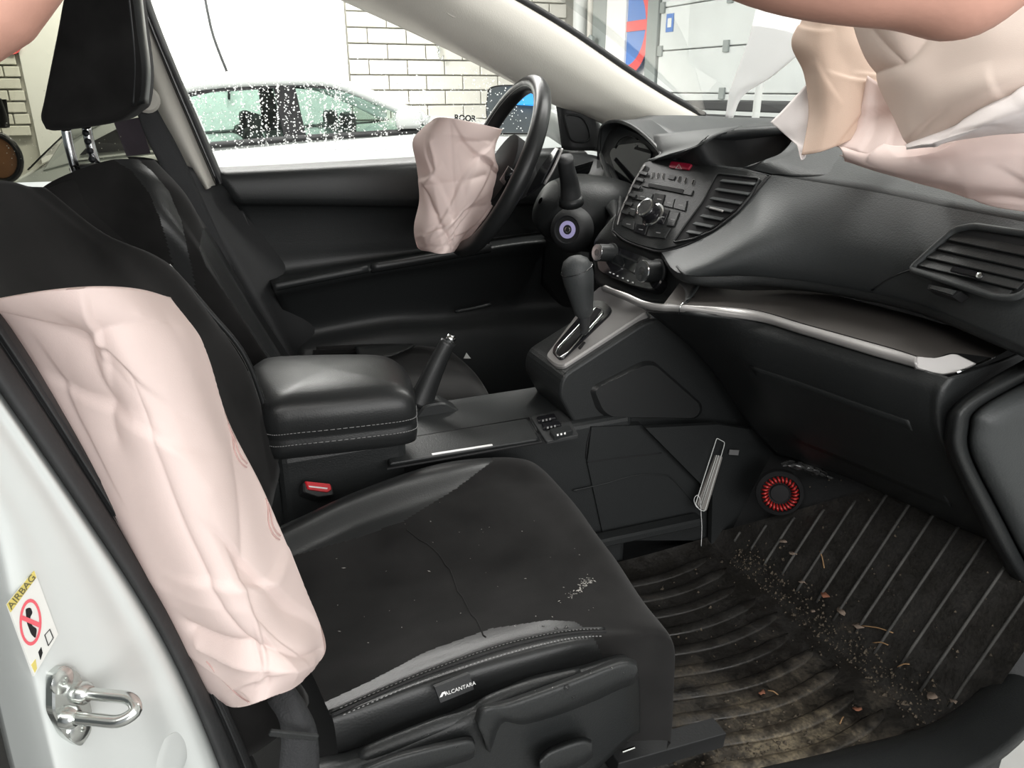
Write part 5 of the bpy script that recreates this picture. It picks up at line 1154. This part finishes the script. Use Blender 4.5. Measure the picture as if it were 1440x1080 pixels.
# ================================================================== footwell: toe board, mat, ducts
toe = patch('wall_toe', [[(.41, y, .28), (.52, y, .50), (.72, y, .80), (.80, y, 1.0)] for y in (-.70, .72)], M['dark'], None, 6, 16, .01); toe['kind'] = 'structure'
sill = patch('trim_6', [[Z(900, 1130, .36), Z(1000, 1096, .36), Z(1180, 1054, .36), Z(1320, 1012, .36), Z(1420, 930, .38), Z(1520, 840, .42)], [Z(900, 1150, .385), Z(1000, 1112, .385), Z(1190, 1070, .385), Z(1340, 1024, .385), Z(1440, 940, .40), Z(1540, 850, .44)], [Z(900, 1220, .40), Z(1020, 1180, .40), Z(1220, 1130, .40), Z(1390, 1070, .40), Z(1500, 970, .41), Z(1600, 880, .45)]], M['plastic'], None, 16, 40, .01); sill['kind'] = 'structure'
M['mat_'] = bpy.data.materials.new('muddy_rubber_mat'); m = M['mat_']; m.use_nodes = True; nt = m.node_tree; b = nt.nodes['Principled BSDF']
tc = nt.nodes.new('ShaderNodeTexCoord'); vm = nt.nodes.new('ShaderNodeVectorMath'); vm.operation = 'DISTANCE'; vm.inputs[1].default_value = (.16, -.60, .31)
n1 = nt.nodes.new('ShaderNodeTexNoise'); n1.inputs['Scale'].default_value = 16; n1.inputs['Detail'].default_value = 8; n1.inputs['Roughness'].default_value = .7
n2 = nt.nodes.new('ShaderNodeTexNoise'); n2.inputs['Scale'].default_value = 220; n2.inputs['Detail'].default_value = 4
mr = nt.nodes.new('ShaderNodeMapRange'); mr.inputs[1].default_value = .0; mr.inputs[2].default_value = .28; mr.inputs[3].default_value = .22; mr.inputs[4].default_value = -.16
ad = nt.nodes.new('ShaderNodeMath'); ad.operation = 'ADD'
r1 = nt.nodes.new('ShaderNodeValToRGB'); e = r1.color_ramp.elements; e[0].position = .44; e[0].color = (.018, .017, .016, 1); e[1].position = .80; e[1].color = (.26, .22, .155, 1); e_ = e.new(.60); e_.color = (.055, .047, .037, 1)
mx = nt.nodes.new('ShaderNodeMix'); mx.data_type = 'RGBA'; mx.blend_type = 'MULTIPLY'; mx.inputs[0].default_value = .7
r2 = nt.nodes.new('ShaderNodeValToRGB'); r2.color_ramp.elements[0].position = .35; r2.color_ramp.elements[0].color = (.35, .33, .3, 1); r2.color_ramp.elements[1].position = .65; r2.color_ramp.elements[1].color = (1.2, 1.15, 1.05, 1)
L = nt.links.new
L(tc.outputs['Object'], vm.inputs[0]); L(tc.outputs['Object'], n1.inputs[0]); L(tc.outputs['Object'], n2.inputs[0]); L(vm.outputs['Value'], mr.inputs[0]); L(mr.outputs[0], ad.inputs[0]); L(n1.outputs[0], ad.inputs[1]); L(ad.outputs[0], r1.inputs[0])
L(r1.outputs[0], mx.inputs[6]); L(n2.outputs[0], r2.inputs[0]); L(r2.outputs[0], mx.inputs[7]); L(mx.outputs[2], b.inputs['Base Color']); rmr = nt.nodes.new('ShaderNodeMapRange'); rmr.inputs[1].default_value = .40; rmr.inputs[2].default_value = .6; rmr.inputs[3].default_value = .28; rmr.inputs[4].default_value = .75; L(n1.outputs[0], rmr.inputs[0]); L(rmr.outputs[0], b.inputs['Roughness'])
bpn = nt.nodes.new('ShaderNodeBump'); bpn.inputs['Strength'].default_value = .3; bpn.inputs['Distance'].default_value = .002; L(n2.outputs[0], bpn.inputs['Height']); L(bpn.outputs[0], b.inputs['Normal'])
M['rib'] = mat('lighter_grey_rubber', (.05, .049, .046), .7, var=.4, vscale=30)  # toe ribs a lighter grey than the mat
fm = thing('floor_mat', 'muddy ribbed black rubber floor mat in the passenger footwell', 'floor mat', (.25, -.4, .275))
def matpt(x, y):   # mat surface height field
    v = .385+.0*y
    if x < v: z = .292-.006*math.sin(max(0, min(1, (x-.0)/.385))*math.pi)
    else: k = x-v; z = .292+k*1.55+0*k
    if y < -.655: z += (-.655-y)*.6
    if y > -.13: z += (y+.13)*.5
    return np.array([x, y, z])
xs = np.concatenate([np.linspace(-.06, .36, 24), np.linspace(.365, .405, 8), np.linspace(.42, .62, 16)])
ys = np.linspace(-.685, -.11, 40)
mk('base', [matpt(x, -.685+(y+.685)/.575*(.685-max(.11, .11+1.9*(x-.395)))) for x in xs for y in ys], gridfaces(len(xs), len(ys)), M['mat_'], fm)
for k in range(11):
    y = -.155-k*.048
    rib = [matpt(x, y)+[0, .014*math.cos(x*14)-.006, .0015] for x in np.linspace(-.03, .335+.012*math.sin(k*2.1), 16)]
    rib += [rib[-1]+[.015, .008, -.001]]
    tube('rib', rib, [.0115]*15+[.007, .001], M['mat_'], fm, seg=8, flat=.3, upv=(0, 0, 1))
for k in range(12):
    y = -.165-k*.0435
    a, b_ = matpt(.402+.004*(k % 2), y), matpt(min(.60, .385+(-y-.11)/1.9), y-.0)
    tube('toe_rib', [a+[0, 0, .0], a*.9+b_*.1+[-.001, 0, .001], a*.1+b_*.9+[-.001, 0, .001], b_], .0026, M['rib'], fm, seg=6)
# gravel and grit: too small and many to count
gp = []
for k in range(1500):
    if rng.random() < .45: y = rng.uniform(-.66, -.18); x = .392+rng.normal(0, .010)
    elif rng.random() < .6: x = rng.normal(.12, .06); y = rng.normal(-.60, .05)
    else: x = rng.uniform(-.02, .55); y = rng.uniform(-.66, -.16)
    if not (-.05 < x < .6 and -.67 < y < -.13): continue
    p = matpt(x, y)+[0, 0, .001]; r = (abs(rng.normal(0, 1))*.0012+.0006)*(1.5 if rng.random() < .12 else 1)
    v = [p+r*np.array(q)*rng.uniform(.6, 1.3, 3) for q in ((1, 0, 0), (-1, 0, 0), (0, 1, 0), (0, -1, 0), (0, 0, 1), (0, 0, -1))]
    gp.append((v, [(0, 2, 4), (2, 1, 4), (1, 3, 4), (3, 0, 4), (2, 0, 5), (1, 2, 5), (3, 1, 5), (0, 3, 5)]))
M['grit'] = mat('brown_grit', (.07, .056, .04), .9, var=.8, vscale=220)
gr = join('grit', gp, M['grit'], smooth=False); tag(gr, 'brown grit and gravel lying on the floor mat', 'grit', kind='stuff')
M['straw'] = mat('dry_straw', (.28, .17, .085), .8); M['leaf'] = mat('dry_leaf', (.15, .115, .09), .85, var=.5, vscale=60); M['rleaf'] = mat('red_brown_leaf', (.20, .08, .045), .85)
def mfix(px, py):
    # walk the pixel ray down to the mat surface
    d = ray(px, py)
    for t in np.linspace(.6, 1.8, 1200):
        p = CAM+d*t
        if p[2] < matpt(p[0], p[1])[2]+.003: return p
    return CAM+d*1.3
tw = [((1153, 775), (1159, 799), 'straw', 'reddish pine needle lying across the toe ribs of the mat'), ((1212, 880), (1256, 890), 'straw', 'long straw blade in the middle of the dirt line on the mat'), ((1228, 904), (1249, 907), 'straw', 'short pale straw blade below the long straw on the mat'),
      ((1262, 938), (1279, 934), 'straw', 'curled pale straw near the right end of the dirt line'), ((1080, 971), (1095, 978), 'straw', 'thin straw on the flat part of the mat near red leaf crumbs'), ((1181, 1018), (1186, 1008), 'straw', 'tiny upright straw in the muddy patch near the sill')]
for a, b_, m_, lb_ in tw:
    p, q = mfix(*a), mfix(*b_); o = tube('twig', [p, (p+q)/2+[0, 0, .003], q], .0011, M[m_], n=8, seg=6); tag(o, lb_, 'twig', 'straw and twigs on the floor mat'); toporigin(o)
lf = [((1160, 838), 9, 'rleaf', 'orange-brown leaf scrap in the upper dirt line of the mat'), ((1184, 861), 11, 'leaf', 'round grey-brown leaf scrap in the middle of the dirt line'), ((1207, 881), 9, 'leaf', 'pale ragged scrap at the root of the long straw'), ((1072, 975), 6, 'rleaf', 'small red leaf crumb on the flat part of the mat'),
      ((1205, 999), 7, 'rleaf', 'orange leaf crumb near the muddy end of the mat'), ((1313, 980), 10, 'leaf', 'pale crumpled leaf at the lower right of the dirt line'), ((1341, 987), 6, 'leaf', 'small pinkish scrap right of the crumpled leaf near the sill'), ((1128, 819), 8, 'leaf', 'long grey scrap at the upper start of the dirt line'), ((1116, 779), 8, 'leaf', 'whitish scrap at the edge of the upper mat'), ((1102, 762), 9, 'leaf', 'flat whitish scrap highest up beside the toe ribs'), ((1143, 860), 5, 'leaf', 'tiny pale flake on the flat mat left of the dirt line')]
for c, s, m_, lb_ in lf:
    p = mfix(*c); k = 10; r_ = s/F*1.25; V = [p+[0, 0, .0035]]
    for i in range(k):
        a = 2*math.pi*i/k; rr_ = r_*rng.uniform(.6, 1.15); V.append(p+np.array([rr_*math.cos(a), rr_*math.sin(a)*.8, rng.uniform(.0005, .005)]))
    o = mk('leaf_scrap', V, [(0, 1+i, 1+(i+1) % k) for i in range(k)], M[m_]); solid(o, .0006); tag(o, lb_, 'leaf', 'leaf scraps on the floor mat'); toporigin(o)
# footwell fittings
FW_ = Plane(Y(1096, 695, -.235), (-.55, -.75, .2))
fr_ = thing('blower_fan', 'round dark blower with a ring of red fins low in the footwell', 'fan', FW_(1096, 722))
cR = FW_(1097, 695); uR = FW_(1121, 693)-cR; uR = uR/np.linalg.norm(uR); wR = np.cross(FW_.n, uR); RR = np.linalg.norm(FW_(1097, 671)-cR)
lathe('housing', cR-FW_.n*.02, FW_.n, [(RR*1.35, 0), (RR*1.3, .014), (RR*1.08, .02), (RR*1.04, .012), (RR*.55, .012), (RR*.5, .016), (.003, .018)], M['void'], fr_, 36)
M['rfin'] = mat('red_fan_plastic', (.42, .022, .02), .3, coat=.3)
fin0 = None
for k in range(26):
    a = 2*math.pi*k/26; a2 = a+.14
    d0, d1 = math.cos(a)*uR+math.sin(a)*wR, math.cos(a2)*uR+math.sin(a2)*wR
    tube('fin', [cR+d0*RR*.64-FW_.n*.004, cR+(d0+d1)/2*RR*.83+FW_.n*.003, cR+d1*RR*1.0-FW_.n*.002], [.0016, .0024, .0020], M['rfin'], fr_, seg=6)
prism('duct_cover', [Y(x, y, -.125) for x, y in [(908, 602), (1010, 597), (1110, 612), (1200, 700), (1120, 780), (1000, 772), (1002, 697)]], (0, -1, 0), .012, 0, M['plastic'], None)['kind'] = 'structure'
bpy.data.objects['duct_cover'].name = 'trim_7'
TG = Plane(Y(1000, 665, -.13), (-.1, -1, .1))
tgk = thing('plastic_tag', 'slim grey plastic tag with a thread loop hanging on the console side', 'tag', TG(986, 719, .002))
pan('body', [(1006, 640), (1015, 641), (992, 718), (983, 714), (979, 708)], TG, mat('dull_grey_plastic', (.20, .19, .18), .5), tgk, h=.004, d=.002, b=.001, r=2)
tube('outline', [TG(x, y, .005) for x, y in poly_round([(1008, 616), (1019, 622), (1018, 628), (991, 719), (984, 717), (978, 709)], 2)], .0009, M['pipe'], tgk, closed=True, seg=5)
for o_ in (-2.2, .6): tube('groove', [TG(1010+o_, 640, .0064), TG(986.5+o_, 712, .0064)], .0007, M['pipe'], tgk, seg=5)
tube('thread_loop', [TG(x, y, .006) for x, y in [(986, 768), (987, 742), (986, 725), (985, 706), (982, 697), (978, 698), (976, 704), (979, 712), (984, 716)]], .0006, M['white'], tgk, n=40, seg=5)
stk = pan('small_sticker', [(1026, 632), (1039, 633), (1037.5, 640), (1024.7, 639)], TG, mat('grey_print', (.14, .14, .14), .6), None, h=.0015, d=.001, b=0); tag(stk, 'tiny grey printed sticker right of the plastic tag', 'sticker'); toporigin(stk)
G = surf([[Y(1098, 651, -.24), Y(1118, 648, -.24), Y(1150, 655, -.25), Y(1193, 678, -.27)], [Y(1102, 655, -.255), Y(1122, 656, -.26), Y(1152, 664, -.27), Y(1190, 682, -.28)], [Y(1110, 657, -.24), Y(1126, 662, -.24), Y(1155, 672, -.25), Y(1186, 684, -.27)]], 14, 40)
G = fold(G, .006, 120, 5, 10, (), .9, .003); fo = mk('torn_film', G.reshape(-1, 3), gridfaces(14, 40), mat('shiny_clear_film', (.07, .07, .07), .12, coat=.6), None); solid(fo, .0006); tag(fo, 'shiny torn plastic film hanging above the red-finned fan', 'plastic film'); toporigin(fo)

# ================================================================== people: bare arm reaching across the top
def person(name, label, chains, loc):
    t = thing(name, label, 'person', loc); V, E, R = [], [], []
    def chain(pts, rad, start=None):
        prev = start
        for p, r in zip(pts, rad):
            V.append(tuple(p)); R.append(r); i = len(V)-1
            if prev is not None: E.append((prev, i))
            prev = i
        return prev
    ids = {}
    for nm, st, pts, rad in chains: ids[nm] = chain(pts, rad, ids.get(st))
    me = bpy.data.meshes.new('arm'); me.from_pydata([tuple(map(float, v)) for v in V], E, []); o = bpy.data.objects.new('arm', me); link(o, t)
    md = o.modifiers.new('skin', 'SKIN'); md.use_smooth_shade = True
    for v, r in zip(me.skin_vertices[0].data, R): v.radius = (r, r)
    me.skin_vertices[0].data[0].use_root = True
    ss = o.modifiers.new('sub', 'SUBSURF'); ss.levels = 2; ss.render_levels = 2
    me.materials.append(M['skin']); return t, o
A = [T(1480, -160, .60), T(1428, -100, .60), T(1386, -48, .60), T(1352, -10, .60), T(1312, -36, .60), T(1250, -48, .60), T(1180, -58, .60), T(1080, -74, .60), T(980, -108, .61), T(890, -145, .62), T(830, -170, .62)]
ra = [.056, .053, .049, .046, .046, .049, .051, .049, .041, .033, .028]
hd = A[-1]; dr = A[-1]-A[-2]; dr = dr/np.linalg.norm(dr); sd = np.array([0, 0, 1.]); sd = sd-dr*(sd@dr); sd /= np.linalg.norm(sd); th = np.cross(dr, sd)
ch_ = [('arm', None, A, ra), ('palm', 'arm', [hd+dr*.05, hd+dr*.08], [.03, .028])]
for k, (o_, L_) in enumerate(((-.03, .065), (-.01, .078), (.01, .083), (.03, .075))):
    b0 = hd+dr*.085+sd*o_
    ch_.append(('f%d' % k, 'palm', [b0, b0+dr*L_*.45+th*.006, b0+dr*L_*.78+th*.02, b0+dr*L_*.95+th*.034], [.0095, .009, .0085, .007]))
b0 = hd+dr*.02+sd*.03; ch_.append(('thumb', 'palm', [b0+sd*.012+dr*.02, b0+sd*.03+dr*.045+th*.01, b0+sd*.036+dr*.07+th*.02], [.0115, .0105, .008]))
pt, arm = person('person', 'bare forearm and bent elbow of a person reaching across the top right', ch_, T(1400, -30, .6))
sl = tube('sleeve', [T(1440, -100, .60), T(1475, -150, .60), T(1520, -220, .60)], [.064, .068, .074], mat('pale_green_cloth', (.42, .52, .42), .8), pt, n=10, seg=20)
for q in ([(1326, 44), (1350, 47), (1376, 36), (1392, 22)],):
    pass
# second person: finger and hand edge across the top-left corner
fa_ = [T(-520, 350, .36), T(-420, 275, .345), T(-300, 183, .33), T(-180, 91, .31), T(-100, 36, .30), T(-20, -18, .30), T(60, -72, .30)]
hd = fa_[-1]; dr = fa_[-1]-fa_[-2]; dr = dr/np.linalg.norm(dr); sd = np.cross(dr, fw); sd /= np.linalg.norm(sd); sd = -sd if sd[2] < 0 else sd; th = fw
ch_ = [('arm', None, fa_, [.036, .033, .030, .027, .0235, .024, .0245])]
for k, (o_, L_) in enumerate(((-.004, .070), (.014, .082), (.032, .086), (.049, .078))):
    b0 = hd+dr*.012+sd*o_
    ch_.append(('f%d' % k, 'arm', [b0, b0+dr*L_*.45+th*.004, b0+dr*L_*.78+th*.014, b0+dr*L_*.95+th*.026], [.0105, .0095, .0088, .007]))
b0 = fa_[-2]+sd*.045; ch_.append(('thumb', 'arm', [b0, b0+sd*.02+dr*.03, b0+sd*.03+dr*.055], [.012, .0105, .008]))
pt2, arm2 = person('person', 'blurred pink wrist and hand of a person crossing the top-left corner', ch_, fa_[0])
